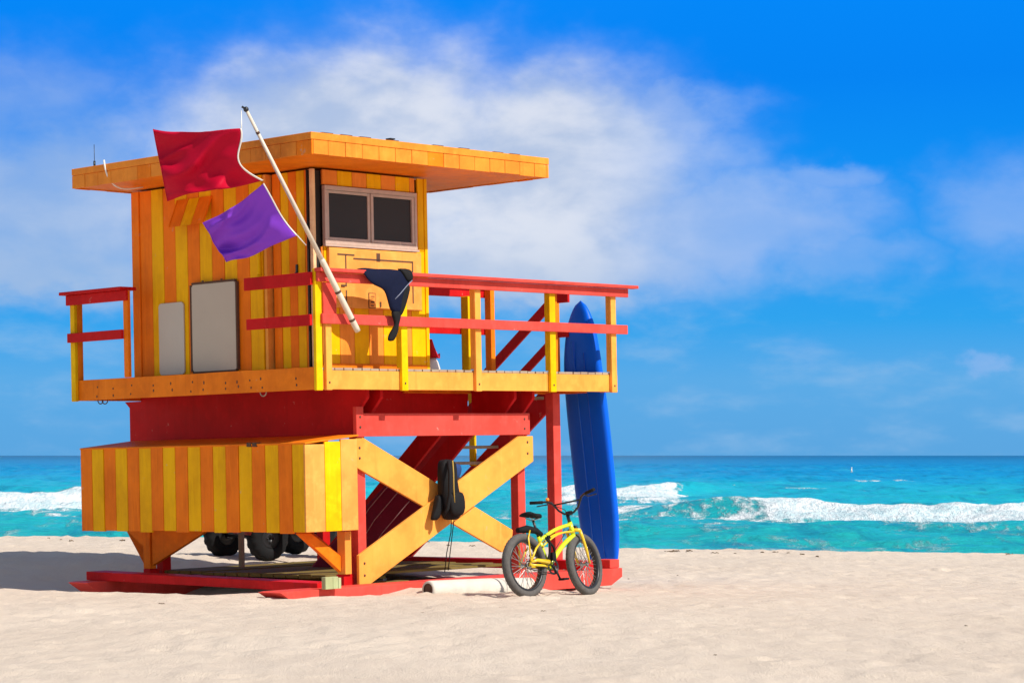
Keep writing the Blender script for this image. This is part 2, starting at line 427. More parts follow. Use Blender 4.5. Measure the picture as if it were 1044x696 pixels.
def vnoise(x, y, seed=0):
    """value noise on arrays"""
    rs = np.random.RandomState(seed); G = rs.rand(256, 256)
    xi = np.floor(x).astype(int); yi = np.floor(y).astype(int); fx = x - xi; fy = y - yi
    fx = fx * fx * (3 - 2 * fx); fy = fy * fy * (3 - 2 * fy)
    g = lambda a, b: G[a % 256, b % 256]
    return (g(xi, yi) * (1 - fx) + g(xi + 1, yi) * fx) * (1 - fy) + (g(xi, yi + 1) * (1 - fx) + g(xi + 1, yi + 1) * fx) * fy - 0.5


def fbm(x, y, seed=0, oct=4):
    t = 0; a = 1
    for k in range(oct):
        t = t + a * vnoise(x * 2 ** k, y * 2 ** k, seed + k); a *= 0.5
    return t


def sstep(v, a, b):
    t = np.clip((v - a) / (b - a), 0, 1); return t * t * (3 - 2 * t)


def grid_mesh(name, xs, ys, Z, mat, XX=None, attr=None):
    nx, ny = Z.shape[1], Z.shape[0]
    if XX is None:
        XX, YY = np.meshgrid(xs, ys)
    else:
        XX, YY = XX
    co = np.stack([XX, YY, Z], -1).reshape(-1, 3)
    i = np.arange(ny - 1)[:, None] * nx + np.arange(nx - 1)[None]
    q = np.stack([i, i + 1, i + nx + 1, i + nx], -1).reshape(-1, 4)
    me = bpy.data.meshes.new(name); me.vertices.add(len(co)); me.vertices.foreach_set('co', co.ravel())
    me.loops.add(q.size); me.loops.foreach_set('vertex_index', q.ravel().astype(np.int32))
    me.polygons.add(len(q)); me.polygons.foreach_set('loop_start', np.arange(0, q.size, 4, dtype=np.int32))
    me.polygons.foreach_set('loop_total', np.full(len(q), 4, dtype=np.int32))
    me.update(calc_edges=True); me.polygons.foreach_set('use_smooth', np.ones(len(q), bool))
    if attr:
        for k, a in attr.items():
            A = me.attributes.new(k, 'FLOAT', 'POINT'); A.data.foreach_set('value', a.ravel().astype(np.float32))
    me.materials.append(mat); me.validate()
    o = bpy.data.objects.new(name, me); col.objects.link(o)
    return o


# ------------------------------------------------------------------ the tower's frame
A0 = Vector((2338, 2473, 0)).normalized(); B0 = Vector((-A0.y, A0.x, 0)); TILT = R(1.09)
M3 = Matrix.Rotation(-TILT, 3, 'Y') @ Matrix((A0, B0, Vector((0, 0, 1)))).transposed()
ORG = Vector((-2.148, 27.3, 0))
T = Matrix.Translation(ORG) @ M3.to_4x4()
T2W = lambda p: T @ Vector(p)
W2T = lambda p: T.inverted() @ Vector(p)

# ------------------------------------------------------------------ sand
SEA_Z = -0.80


def sand_base(x, y):
    z = -0.10 * sstep(x, -1.6, 1.6) * sstep(y, 25.5, 30) + (0.07 * sstep(-x, 0.8, 5) * sstep(y, 28.5, 34) + 0.06 * sstep(-x, 1.0, 3.0) * sstep(y, 31.5, 33.5)) * sstep(-y, -41, -36)
    z = z - np.where(x > 0, 0.012, 0.009) * np.clip(x, -20, 20) * sstep(y, 31, 42)
    # scoured hollow along the left runner, lower sand round the skids
    dx = x - ORG.x; dy = y - ORG.y
    a = dx * A0.x + dy * A0.y; b = dx * B0.x + dy * B0.y
    z = z - 0.10 * sstep(b, 0.8, 2.6) * sstep(-b, -6.0, -4.6) * sstep(a, -1.6, -0.5) * sstep(-a, -2.2, -0.6)
    z = z - 0.20 * sstep(b, 1.6, 3.2) * sstep(-b, -7.5, -5.6) * sstep(a, -2.2, -0.9) * sstep(-a, -2.2, -0.6)
    z = z - 0.045 * sstep(a, -1.6, -0.6) * sstep(-a, -5.6, -4.6) * sstep(b, -1.4, -0.5) * sstep(-b, -5.0, -4.0)
    z = z + 0.055 * sstep(a, 0.7, 1.2) * sstep(-a, -3.6, -3.0) * sstep(b, -1.2, -0.35) * sstep(-b, -0.6, -0.1)
    return z


def calm(x, y):
    dx = x - ORG.x; dy = y - ORG.y
    a = dx * A0.x + dy * A0.y; b = dx * B0.x + dy * B0.y
    return 1 - 0.75 * sstep(a, -2.0, -0.8) * sstep(-a, -6.4, -5.4) * sstep(b, -2.8, -1.4) * sstep(-b, -6.0, -4.6)


def sand_height(x, y):
    z = sand_base(x, y)
    z = z + calm(x, y) * (0.055 * fbm(x * 0.22, y * 0.22, 3, 3) + 0.030 * fbm(x * 0.9, y * 0.9, 11, 3)) + 0.014 * fbm(x * 3.1, y * 2.6, 21, 2) + 0.019 * fbm(x * 6.5, y * 2.8, 23, 3) * (0.6 + 0.8 * sstep(fbm(x * 0.5, y * 0.3, 25, 2), -0.3, 0.4))
    edge = 42.3 + 0.8 * fbm(x * 0.25, x * 0 + 0.3, 31, 3) * 1.5
    z = z + 0.05 * sstep(y, edge - 3, edge) - 0.12 * np.clip(y - edge, 0, 40)
    return np.maximum(z, -3.0)


def build_sand():
    ys = np.concatenate([[-300, -120, -50, -20, -5, 4, 9, 12], np.arange(13, 25, 0.07), np.arange(25, 36, 0.06), np.arange(36, 46, 0.10), np.arange(46, 60, 0.7), [64, 70]])
    xs = np.concatenate([[-400, -150, -60, -30, -20, -15], np.arange(-11.5, 11.5, 0.065), [15, 20, 30, 60, 150, 400]])
    XX, YY = np.meshgrid(xs, ys); Z = sand_height(XX, YY)
    rs = np.random.RandomState(5)
    for k in range(5200):                      # footprints and scuffs
        cx, cy = rs.uniform(-11, 11), rs.uniform(13, 43); a = rs.uniform(0, math.pi); s = rs.uniform(0.7, 1.3)
        dpt = rs.uniform(0.003, 0.019) * (0.7 if cy < 24 else 1.0)
        i0, i1 = np.searchsorted(xs, [cx - 0.45, cx + 0.45]); j0, j1 = np.searchsorted(ys, [cy - 0.45, cy + 0.45])
        dx = XX[j0:j1, i0:i1] - cx; dy = YY[j0:j1, i0:i1] - cy
        u = (dx * math.cos(a) + dy * math.sin(a)) / (0.13 * s); v = (-dx * math.sin(a) + dy * math.cos(a)) / (0.075 * s)
        r2 = u * u + v * v
        Z[j0:j1, i0:i1] += -dpt * np.exp(-r2 * 1.2) + dpt * 0.55 * np.exp(-(np.sqrt(r2) - 1.5) ** 2 * 3)
    o = grid_mesh('sand', xs, ys, Z, mat_sand(), (XX, YY))
    return tag(o, kind='structure')


def ground(x, y):
    return float(sand_height(np.array([float(x)]), np.array([float(y)]))[0])


build_sand()


# ------------------------------------------------------------------ sea
def build_sea():
    rows = [46.0]
    while rows[-1] < 820:
        rows.append(rows[-1] + (0.16 if rows[-1] < 112 else min(2.2, 0.16 + (rows[-1] - 112) * 0.012)))
    rows = np.array(rows); fade = sstep(-rows, -815, -450)
    s = np.linspace(-1, 1, 900)
    hw = 26 + 0.60 * rows
    XX = s[None, :] * hw[:, None]; YY = np.repeat(rows[:, None], len(s), 1)
    foam = np.zeros_like(XX)
    # open swell and chop
    Z = 0.10 * np.sin(0.42 * YY + 0.05 * XX + 3 * fbm(XX * 0.03, YY * 0.03, 41, 2)) + 0.34 * fbm(XX * 0.16, YY * 0.34, 43, 4) + 0.10 * fbm(XX * 0.9, YY * 1.4, 47, 3) + 0.30 * sstep(YY, 105, 160) * fbm(XX * 0.28, YY * 0.21, 49, 4)

    def breaker(yc, amp, wb, wf, env, broken, fl):
        """one wave crest: yc(x) crest line, env height envelope, broken foam envelope, fl how far foam runs shoreward"""
        nonlocal Z, foam
        wob = 1.6 * fbm(XX * 0.22, YY * 0 + 2.2, 51, 3)
        d = YY - (yc + wob); E = env(XX); Bk = broken(XX)
        h = amp * E * np.where(d > 0, np.exp(-(d / wb) ** 2), np.exp(-(d / wf) ** 2))
        bn = fbm(XX * 0.8, YY * 1.1, 57, 4) + 0.25 * fbm(XX * 2.6, YY * 3.1, 58, 2)
        h2 = h * (1 - 0.35 * Bk) + Bk * 0.42 * amp * np.exp(-((d + fl * 0.45) / (fl * 0.55)) ** 2) + Bk * 0.22 * amp * bn * np.exp(-((d + fl * 0.4) / fl) ** 2) * 1.1
        Z = Z + h2
        f = Bk * sstep(d, -fl * 1.5, -fl * 0.6) * sstep(-d, -0.9, -0.1)
        trail = 0.60 * Bk * np.exp(-np.clip(-d - fl, 0, 99) / 11.0) * (d < -fl) * (Bk > 0)
        foam = np.maximum(foam, np.maximum(f, trail))

    e = lambda a, b, c, d_: (lambda x: sstep(x, a, b) * sstep(-x, -d_, -c))
    # bank on the right
    breaker(92 - 0.55 * (XX - 8), 0.80, 5, 2.2, e(2, 10, 80, 110), e(8.0, 10.2, 80, 110), 6.5)
    # bank running obliquely from far left to far right
    breaker(107 + 1.05 * (XX + 21), 0.85, 6, 2.2, e(-95, -70, -5, 2), e(-95, -70, -18.5, -15.5), 7.5)
    breaker(134 + 0.9 * (XX - 5), 0.85, 6, 2.5, e(-2, 4, 9, 16), e(1.0, 3.0, 8.0, 10.5), 9)
    # low unbroken waves close in
    breaker(66 + 0.06 * XX, 0.30, 2.2, 1.3, e(-60, -30, 60, 90), lambda x: x * 0, 3)
    breaker(76 - 0.10 * XX, 0.22, 2.4, 1.5, e(-60, -30, 60, 90), lambda x: x * 0, 3)
    # spent foam lines
    for (y0, sl, a, b, c, d_, w, st) in ((80.5, -0.25, 4, 8, 17, 24, 0.9, 0.62), (87, 0.1, 3.0, 5, 9, 13, 1.2, 0.58), (100, 0.3, 2.5, 4, 12, 17, 1.5, 0.52), (150, 0.2, 16, 18, 21, 24, 1.6, 0.60),
                                         (210, 0.3, 30, 32, 36, 39, 2, 0.6), (125, 0.2, 7, 10, 14, 18, 1.4, 0.5), (84, 0.1, -24, -20, -14, -10, 1.6, 0.62), (92, -.1, -6, -3, 0, 2, 1.2, 0.5)):
        d = YY - (y0 + sl * XX + 1.2 * fbm(XX * 0.3, YY * 0 + 5.0, 61, 3))
        foam = np.maximum(foam, st * np.exp(-(d / w) ** 2) * e(a, b, c, d_)(XX))
    foam = np.maximum(foam, 0.38 * e(1.5, 3, 10, 13)(XX) * sstep(YY, 80, 86) * sstep(-YY, -112, -98))
    foam = np.maximum(foam, 0.26 * e(-24, -21, -15, -12)(XX) * sstep(YY, 74, 82) * sstep(-YY, -104, -98))
    Z = Z * fade[:, None] * sstep(YY, 46, 56) + SEA_Z
    m = mat_sea()
    # one sheet: the detailed rows continue to the horizon
    far = np.array([840, 900, 1000, 1200, 2000, 4000, 8000, 16000, 30000.0])
    XX = np.vstack([XX, s[None, :] * (26 + 0.60 * far[:, None])]); YY = np.vstack([YY, np.repeat(far[:, None], len(s), 1)])
    Z = np.vstack([Z, np.full((len(far), len(s)), SEA_Z)]); foam = np.vstack([foam, np.zeros((len(far), len(s)))])
    o = grid_mesh('sea', None, None, Z, m, (XX, YY), {'foam': foam})
    tag(o, kind='structure')


build_sea()

# ------------------------------------------------------------------ lifeguard tower (axes: a to the right and away, b to the left and away, z up)
tower = thing('lifeguard_tower', 'orange and yellow striped wooden lifeguard tower with red rails standing on the sand', 'lifeguard tower', T)
BV = 0.006


def part(mb, name, mats, label=None, bevel=BV, parent=None):
    o = mb.build(name, mats, parent or tower, bevel)
    if label:
        o['label'] = label
    return o


def stripes(plane, n, axis, lo, hi, z0, z1, width, first, thick=0.03, gap=0.006, skip=()):
    """vertical boards in two colours; plane = coordinate of the outer face, thickness goes inwards"""
    mb = MB(); k = max(1, round((hi - lo) / width)); w = (hi - lo) / k
    for i in range(k):
        u0, u1 = lo + i * w + gap / 2, lo + (i + 1) * w - gap / 2
        mi = (i + first) % 2; j = random.uniform(-0.003, 0.003)
        if axis == 'b':
            mb.box((plane + j, u0, z0), (plane + thick, u1, z1), mi)
        else:
            mb.box((u0, plane + j, z0), (u1, plane + thick, z1), mi)
    return mb


OY = [ORANGE_V, YELLOW_V]
ZD = 2.53          # top of the deck boards
# --- cabin walls
part(stripes(0.28, 0, 'b', 1.22, 3.51, 2.54, 4.83, 0.24, 1), 'left_wall', OY, bevel=0.004)
part(MB().box((0.262, 3.513, 2.54), (0.42, 3.655, 4.832)), 'corner_trim', ORANGE_V)
part(MB().box((0.295, 1.165, 2.54), (0.40, 1.215, 4.83)), 'corner_trim', LIT_AMBER)
dw = part(stripes(0.375, 0, 'b', 0.435, 1.14, 2.56, 4.83, 0.135, 0), 'door', OY, bevel=0.004)
part(MB().box((0.352, 0.700, 3.60), (0.372, 0.725, 3.75)).bar((0.345, .712, 3.66), (0.33, .70, 3.56), 0.02, 0.02), 'door_handle', BLACKMETAL, bevel=0, parent=dw)
part(MB().box((0.335, 0.395, 2.545), (0.383, 0.448, 4.83)), 'corner_post', paint('sunlit_edge_peach_paint', (0.92, 0.62, 0.33), wear=0.4))  # light peach stands in for sun on this narrow edge
# backing and interior keep the cabin closed
bk = MB().box((0.32, 0.47, 2.545), (2.12, 0.485, 4.82)).box((0.412, 0.49, 2.545), (0.43, 3.61, 4.82)).box((0.44, 3.615, 2.545), (2.16, 3.655, 4.83)).box((2.125, 0.45, 2.545), (2.16, 3.61, 4.83))
part(bk, 'inner_wall', DARK, bevel=0)
# right wall: boards above and below the window, and strips beside it
rw = MB(); n = 8; a0, a1 = 0.50, 2.13; w = (a1 - a0) / 7
for i in range(7):
    u0, u1 = a0 + i * w + 0.003, a0 + (i + 1) * w - 0.003
    mi = (i) % 2
    if i < 6:
        rw.box((u0, 0.40, 4.66), (u1, 0.43, 4.832), mi)
    rw.box((u0, 0.402, 2.54), (u1, 0.43, 3.96), (i + 1) % 2)
rw.box((1.900, 0.40, 4.66), (1.982, 0.43, 4.832), 0); rw.box((2.03, 0.398, 3.965), (2.125, 0.43, 4.832), 1); rw.box((1.985, 0.401, 3.962), (2.026, 0.43, 4.655), 0)
rw.box((0.470, 0.404, 2.56), (0.497, 0.43, 3.94), 0)
part(rw, 'right_wall', [paint('sunlit_orange_paint', (0.93, 0.30, 0.040), grain=(14, 14, 1.6)), YELLOW_V], bevel=0.004)  # orange here is lightened because this wall faces the sun
part(MB().box((2.13, 0.388, 2.54), (2.18, 0.46, 4.835)), 'corner_trim', YELLOW_V)
part(MB().box((0.386, 0.445, 2.56), (0.498, 0.468, 4.82)), 'doorway_gap', DARK, bevel=0)
# windows: two sashes in a pale frame
fr = MB()
for lo_, hi_ in (((0.502, 0.365, 3.972), (1.985, 0.418, 4.022)), ((0.502, 0.365, 4.60), (1.985, 0.418, 4.650))):
    fr.box(lo_, hi_)
for a_ in (0.502, 1.948):
    fr.box((a_, 0.367, 4.022), (a_ + 0.037, 0.418, 4.60))
for k, (p0, p1) in enumerate(((0.54, 1.235), (1.235, 1.947))):
    wn = MB(); y0, y1 = 0.372 + 0.012 * (k == 0), 0.412
    z0, z1 = 4.024, 4.598
    wn.box((p0 + .002, y0, z0), (p0 + 0.042, y1, z1)).box((p1 - 0.042, y0, z0), (p1 - .002, y1, z1)).box((p0 + 0.042, y0, z0), (p1 - 0.042, y1, z0 + 0.032)).box((p0 + 0.042, y0, z1 - 0.032), (p1 - 0.042, y1, z1))
    wo = part(wn, 'window', FRAME, bevel=0.004)
    part(MB().box((p0 + 0.044, 0.396, z0 + 0.034), (p1 - 0.044, 0.404, z1 - 0.034)), 'pane', GLASS, bevel=0, parent=wo)
part(fr, 'window_frame', FRAME, bevel=0.004)
part(MB().box((0.49, 0.350, 3.945), (2.0, 0.40, 3.970)), 'window_sill', FRAME, bevel=0.004)
# folded shutter panel with routed grooves, hinged below the window
sh = MB().box((0.545, 0.355, 3.245), (2.03, 0.398, 3.935))
so = part(sh, 'shutter', LIT_PEACH)
g = MB()
for (p, q) in (((0.68, 3.86), (0.93, 3.86)), ((0.80, 3.50), (0.80, 3.86)), ((0.93, 3.82), (1.88, 3.82)), ((1.88, 3.34), (1.88, 3.82)), ((0.80, 3.28), (0.80, 3.44)), ((1.30, 3.81), (1.34, 3.89))):
    x0, x1 = min(p[0], q[0]), max(p[0], q[0]); z0, z1 = min(p[1], q[1]), max(p[1], q[1])
    g.box((x0 - .009, 0.3515, z0 - .009), (x1 + .009, 0.357, z1 + .009))
part(g, 'groove', BROWN, bevel=0, parent=so)
lb = MB().box((1.150, 0.349, 3.250), (1.262, 0.3545, 3.430), 0).box((1.158, 0.3465, 3.258), (1.254, 0.350, 3.422), 1)
for i, (q0, q1) in enumerate(((3.275, 3.30), (3.315, 3.345), (3.36, 3.375), (3.385, 3.405))):
    lb.box((1.18, 0.3445, q0), (1.225 + 0.015 * (i % 2), 0.347, q1 - 0.012), 0)
part(lb, 'notice_plate', [BROWN, LIT_PEACH], bevel=0, parent=so)
for lo_, hi_ in (((1.33, 0.345, 3.27), (1.35, 0.354, 3.33)), ((0.72, 0.34, 3.49), (0.78, 0.354, 3.51))):
    part(MB().box(lo_, hi_), 'latch', BROWN, bevel=0, parent=so)
part(MB().box((0.45, 0.385, 2.53), (2.13, 0.40, 2.60)), 'base_trim', ORANGE)
# blank boards and hatch on the left wall


def rounded(lo, hi, r, plane, th):
    (b0, z0), (b1, z1) = lo, hi; pts = []
    for cx, cz, s in ((b1 - r, z1 - r, 0), (b0 + r, z1 - r, 90), (b0 + r, z0 + r, 180), (b1 - r, z0 + r, 270)):
        for k in range(5):
            a = R(s + k * 22.5); pts.append((plane, cx + r * math.cos(a), cz + r * math.sin(a)))
    return MB().prism(pts, (th, 0, 0))


part(rounded((2.665, 2.555), (3.145, 3.43), 0.05, 0.255, 0.02), 'notice_board', GREYBOARD2, 'small blank pale grey board without a frame', bevel=0.003)
nb = part(rounded((1.67, 2.57), (2.49, 3.62), 0.05, 0.24, 0.03), 'notice_board', GREYBOARD, 'large blank grey board in a dark frame', bevel=0.003)
nf = MB()
for lo_, hi_ in (((0.233, 1.645, 2.575), (0.272, 1.672, 3.615)), ((0.233, 2.488, 2.575), (0.272, 2.515, 3.615)), ((0.233, 1.68, 2.55), (0.272, 2.48, 2.574)), ((0.233, 1.68, 3.616), (0.272, 2.48, 3.642))):
    nf.box(lo_, hi_)
for b_ in (1.9, 2.25):
    nf.box((0.228, b_, 3.62), (0.24, b_ + 0.03, 3.66))
part(nf, 'frame', BROWN, bevel=0.004, parent=nb)
ht = MB()
b0, b1, zt, zb_ = 2.13, 2.74, 4.66, 4.325
k = 3
for i in range(k):
    u0, u1 = b0 + (b1 - b0) * i / k + .004, b0 + (b1 - b0) * (i + 1) / k - .004
    ht.prism([(0.265, u0, zt), (0.265, u1, zt), (0.12, u1, zb_), (0.12, u0, zb_)], (0.012, 0, 0.004), i % 2)
ho = part(ht, 'hatch', OY, bevel=0)
hf = MB().bar((0.118, b0 - 0.02, zb_ - .004), (0.118, b1 + 0.02, zb_ - .004), 0.03, 0.035).bar((0.272, b0 - .012, zt), (0.125, b0 - .012, zb_), 0.02, 0.03).bar((0.272, b1 + .012, zt), (0.125, b1 + .012, zb_), 0.02, 0.03)
part(hf, 'hatch_frame', ORANGE, parent=ho)
part(MB().tube([(0.262, 1.26, 3.60), (0.262, 1.26, 4.12)], 0.022).tube([(0.262, 1.26, 3.58), (0.262, 1.26, 3.66)], 0.03), 'conduit', YELLOW, bevel=0)
# lamp socket and cable dangling off the roof edge
# --- roof
ra0, ra1, rb0, rb1, rz0, rz1 = -0.50, 3.36, -0.53, 3.83, 4.845, 5.085
ro = part(MB().box((ra0 + .05, rb0 + .05, rz0 + 0.03), (ra1 - .05, rb1 - .05, rz1 - 0.01)), 'roof', ORANGE)
part(MB().box((ra0 + .045, rb0 + .045, rz0 + 0.012), (ra1 - .045, rb1 - .045, rz0 + 0.028)), 'soffit', ORANGE, parent=ro)
fa = MB()
for lo_, hi_, ax in (((ra0, rb0, 0), (ra1, rb0, 0), 'a'), ((ra0, rb0, 0), (ra0, rb1, 0), 'b'), ((ra1, rb0, 0), (ra1, rb1, 0), 'b'), ((ra0, rb1, 0), (ra1, rb1, 0), 'a')):
    i = 0 if ax == 'a' else 1; L = hi_[i] - lo_[i]; k = round(L / 0.255); w = L / k
    for j in range(k):
        jit = random.uniform(-0.003, 0.003); zz = random.uniform(-0.004, 0.004)
        u0, u1 = lo_[i] + j * w + .003, lo_[i] + (j + 1) * w - .003
        if ax == 'a':
            b_ = lo_[1]; e0, e1 = (b_ + 0.006 + jit, b_ + 0.035) if b_ == rb0 else (b_ - 0.035, b_ - .006 + jit)
            if j == 0: u0 += 0.037
            if j == k - 1: u1 -= 0.037
            fa.box((u0, e0, rz0 + zz), (u1, e1, rz0 + 0.155), random.choice((0, 0, 0, 0, 0, 0, 0, 0, 1)))
        else:
            a_ = lo_[0]; e0, e1 = (a_ + 0.006 + jit, a_ + 0.035) if a_ == ra0 else (a_ - 0.035, a_ - .006 + jit)
            fa.box((e0, u0, rz0 + zz), (e1, u1, rz0 + 0.155), random.choice((0, 0, 0, 0, 0, 0, 0, 0, 1)))
FASCIA = paint('fascia_orange_paint', (0.92, 0.305, 0.035), wear=0.35)
part(fa, 'fascia', [FASCIA, ORANGE], bevel=0.003, parent=ro)
ft = MB().box((ra0, rb0, rz0 + .159), (ra1, rb0 + 0.03, rz1)).box((ra0, rb1 - .03, rz0 + .159), (ra1, rb1, rz1)).box((ra0, rb0 + .032, rz0 + .159), (ra0 + .03, rb1 - .032, rz1)).box((ra1 - .03, rb0 + .032, rz0 + .159), (ra1, rb1 - .032, rz1))
part(ft, 'fascia_trim', FASCIA, parent=ro)
rm = MB()
for i in range(26):          # ragged edge of the roofing felt lying on the deck of the roof
    a_ = ra0 + 0.06 + i * (ra1 - ra0 - 0.12) / 26; rm.box((a_, rb0 + 0.035, rz1 - .012), (a_ + 0.16, rb1 - 0.04, rz1 + random.choice((0.002, 0.002, 0.002, 0.003, 0.006, 0.014))))
part(rm, 'roofing_felt', BROWN, bevel=0, parent=ro)
part(MB().tube([(0.83, -0.40, 5.08), (0.83, -0.40, 5.115)], 0.03, 14).box((0.79, -0.44, 5.115), (0.87, -0.36, 5.13)), 'roof_vent', BLACKMETAL, bevel=0.004, parent=ro)
part(MB().tube([(-0.40, 3.50, 5.07), (-0.40, 3.50, 5.36)], 0.004, 6).tube([(-0.40, 3.50, 5.07), (-0.40, 3.50, 5.16)], 0.014, 8), 'antenna', BLACKMETAL, bevel=0, parent=ro)
pts = []
for i in range(15):
    t = i / 14
    pts.append((-0.515 + 0.50 * t ** 2.2, 3.16 - 0.10 * t + 0.36 * t * t * (1 if t < 0.0 else 0), 5.13 - 0.30 * math.sin(min(1, t * 1.15) * math.pi / 2) - 0.06 * math.sin(t * math.pi)))
part(MB().tube(pts, 0.011, 8), 'cable_loop', WHITE, bevel=0, parent=ro)
# --- deck
dk = MB()
k = 37; w = 5.16 / k
for i in range(k):
    u0 = 0.005 + i * w; far = 4.50 if u0 < 2.3 else 1.06
    dk.box((max(u0, 0.05), 0.004 + random.uniform(-.006, .006), 2.502), (u0 + w - 0.014, far, 2.53 + random.uniform(-0.003, 0.003)), 0)
part(dk, 'deck', WOOD, bevel=0.003)
part(MB().box((0.0, 0.0, 2.285), (5.16, 0.045, 2.50)), 'deck_beam', LIT_AMBER, bevel=0.004)
part(MB().box((0.0, 0.047, 2.283), (0.045, 4.53, 2.538)), 'deck_beam', ORANGE, bevel=0.004)
part(MB().box((5.115, 0.047, 2.285), (5.16, 1.05, 2.50)), 'deck_beam', ORANGE, bevel=0.004)
part(MB().box((2.35, 1.02, 2.285), (5.11, 1.06, 2.498)), 'deck_beam', ORANGE, bevel=0.004)
part(MB().box((0.05, 4.485, 2.285), (2.35, 4.53, 2.498)), 'deck_beam', ORANGE, bevel=0.004)
for b_ in (0.35, 0.95, 1.15, 1.38, 1.60, 2.0, 2.22, 2.60, 2.95, 3.38, 3.75, 4.05):
    for z_ in (2.345, 2.425):
        zz = z_ + random.uniform(-.02, .02)
        nl = MB().ball((-0.001, b_ + random.uniform(-.02, .02), zz), 0.012, 0, 8, 6, (0.4, 1, random.uniform(1, 1.8))); part(nl, 'nail', BROWN, bevel=0)
part(MB().box((0.05, 0.05, 2.47), (2.34, 4.48, 2.499)).box((2.34, 0.05, 2.47), (5.11, 1.01, 2.499)), 'deck_underside', RED, bevel=0)
# --- railings
posts = ((-0.0475, 0.0475, YELLOW, 0), (0.10, 0.19, LIT_AMBER, 0), (1.285, 1.385, YELLOW, 0), (2.52, 2.62, LIT_AMBER, 0), (3.845, 3.95, YELLOW, 0), (5.0, 5.10, LIT_AMBER, 0))
for a_, b_, m_, q in posts:
    if a_ < 0:
        part(MB().box((-0.05, -0.05, 2.27), (0.045, -0.003, 3.64)), 'railing_post', m_)
    else:
        pm = MB().box((a_, -0.05, 2.275), (b_, -0.004, 3.555 if a_ > .3 else 3.1))
        if a_ > 0.3:
            pm.box((a_ + .002, -0.002, 2.54), (b_ - .002, 0.045, 3.555))
        part(pm, 'railing_post', m_)
part(MB().box((3.965, 0.01, 2.535), (4.05, 0.055, 3.55)), 'railing_post', ORANGE)
part(MB().box((-0.06, -0.165, 3.602), (5.42, -0.052, 3.642)), 'top_rail', LIT_CORAL)
part(MB().box((-0.04, -0.092, 3.492), (5.30, -0.054, 3.598)), 'rail_board', LIT_CORAL)
part(MB().box((0.02, -0.09, 3.020), (5.28, -0.053, 3.135)), 'mid_rail', LIT_CORAL)
part(MB().box((0.05, -0.075, 3.10), (0.25, -0.0545, 3.488)), 'rail_panel', LIT_CORAL)
# left side of the deck
part(MB().box((-0.092, -0.02, 3.455), (-0.054, 1.13, 3.600)), 'rail_board', RED)
part(MB().box((-0.092, 0.0, 3.00), (-0.054, 1.10, 3.125)), 'mid_rail', RED)
part(MB().box((-0.15, 3.37, 3.602), (0.10, 4.62, 3.642)), 'top_rail', RED)
part(MB().box((-0.09, 3.34, 3.475), (-0.052, 4.56, 3.600)), 'rail_board', RED)
part(MB().box((-0.09, 3.44, 3.01), (-0.052, 4.545, 3.125)), 'mid_rail', RED)
part(MB().box((-0.05, 4.44, 2.275), (-0.003, 4.53, 3.60)), 'railing_post', YELLOW)
part(MB().box((0.0, 4.44, 2.52), (0.08, 4.52, 3.60)), 'railing_post', ORANGE)
part(MB().box((-0.05, 3.36, 2.54), (-0.003, 3.45, 3.598)), 'railing_post', ORANGE_V)
# back of the right-hand walkway
part(MB().box((2.18, 1.03, 3.50), (3.93, 1.07, 3.625)), 'rail_board', RED)
part(MB().box((2.18, 1.03, 3.03), (3.93, 1.07, 3.15)), 'mid_rail', RED)
part(MB().box((2.18, 0.98, 3.627), (3.95, 1.13, 3.66)), 'top_rail', RED)
part(MB().box((3.37, 0.90, 2.535), (3.405, 1.028, 3.50)), 'railing_post', YELLOW)
part(MB().box((3.80, 0.92, 2.535), (3.875, 1.027, 3.62)), 'railing_post', ORANGE)
part(MB().box((5.06, 0.97, 2.535), (5.15, 1.06, 3.60)), 'railing_post', ORANGE)
part(MB().box((5.06, 0.74, 3.47), (5.10, 0.968, 3.60)), 'rail_board', RED)
part(MB().box((5.06, 0.74, 3.02), (5.10, 0.968, 3.12)), 'mid_rail', RED)
# --- joists (deep boards with slanted ends), coral beam
for a_, th in ((1.0, 0.05), (1.22, 0.05), (3.50, 0.05), (3.83, 0.05)):
    poly = [(a_, 0.26, 2.468), (a_, 0.26, 2.20), (a_, 0.50, 1.96), (a_, 0.50, 1.755), (a_, 4.72, 1.755), (a_, 4.72, 2.20), (a_, 4.82, 2.281), (a_, 4.482, 2.281), (a_, 4.482, 2.468)] if a_ < 2 else \
        [(a_, 0.26, 2.468), (a_, 0.26, 2.20), (a_, 0.50, 1.96), (a_, 0.50, 1.78), (a_, 1.0, 1.78), (a_, 1.0, 2.468)]
    part(MB().prism(poly, (th, 0, 0)), 'joist', RED)
part(MB().box((0.9, 0.315, 1.752), (3.84, 0.36, 2.022)), 'cross_beam', LIT_CORAL)
part(MB().box((0.872, 0.30, 1.745), (0.985, 0.362, 2.10)), 'beam_end_plate', LIT_CORAL)
part(MB().box((1.06, 4.3, 1.76), (2.34, 4.36, 2.467)), 'cross_beam', RED)
for b_ in (1.05, 2.2, 3.3):
    part(MB().box((1.06, b_, 2.05 if b_ > 1.06 else 1.93), (2.34 if b_ > 1.06 else 3.49, b_ + 0.045, 2.467)), 'floor_joist', RED)
# --- legs
for (a_, b_, z0, z1) in ((0.93, 0.37, 0.0, 1.75), (3.66, 0.37, -0.05, 1.76), (0.93, 4.0, 0.0, 1.76), (3.66, 4.0, -0.1, 1.76)):
    part(MB().box((a_, b_, z0), (a_ + 0.13, b_ + 0.13, z1)), 'leg', LIT_CORAL if b_ < 1 else RED)
part(MB().box((4.42, 0.45, -0.2), (4.555, 0.58, 2.282)), 'leg', LIT_CORAL)
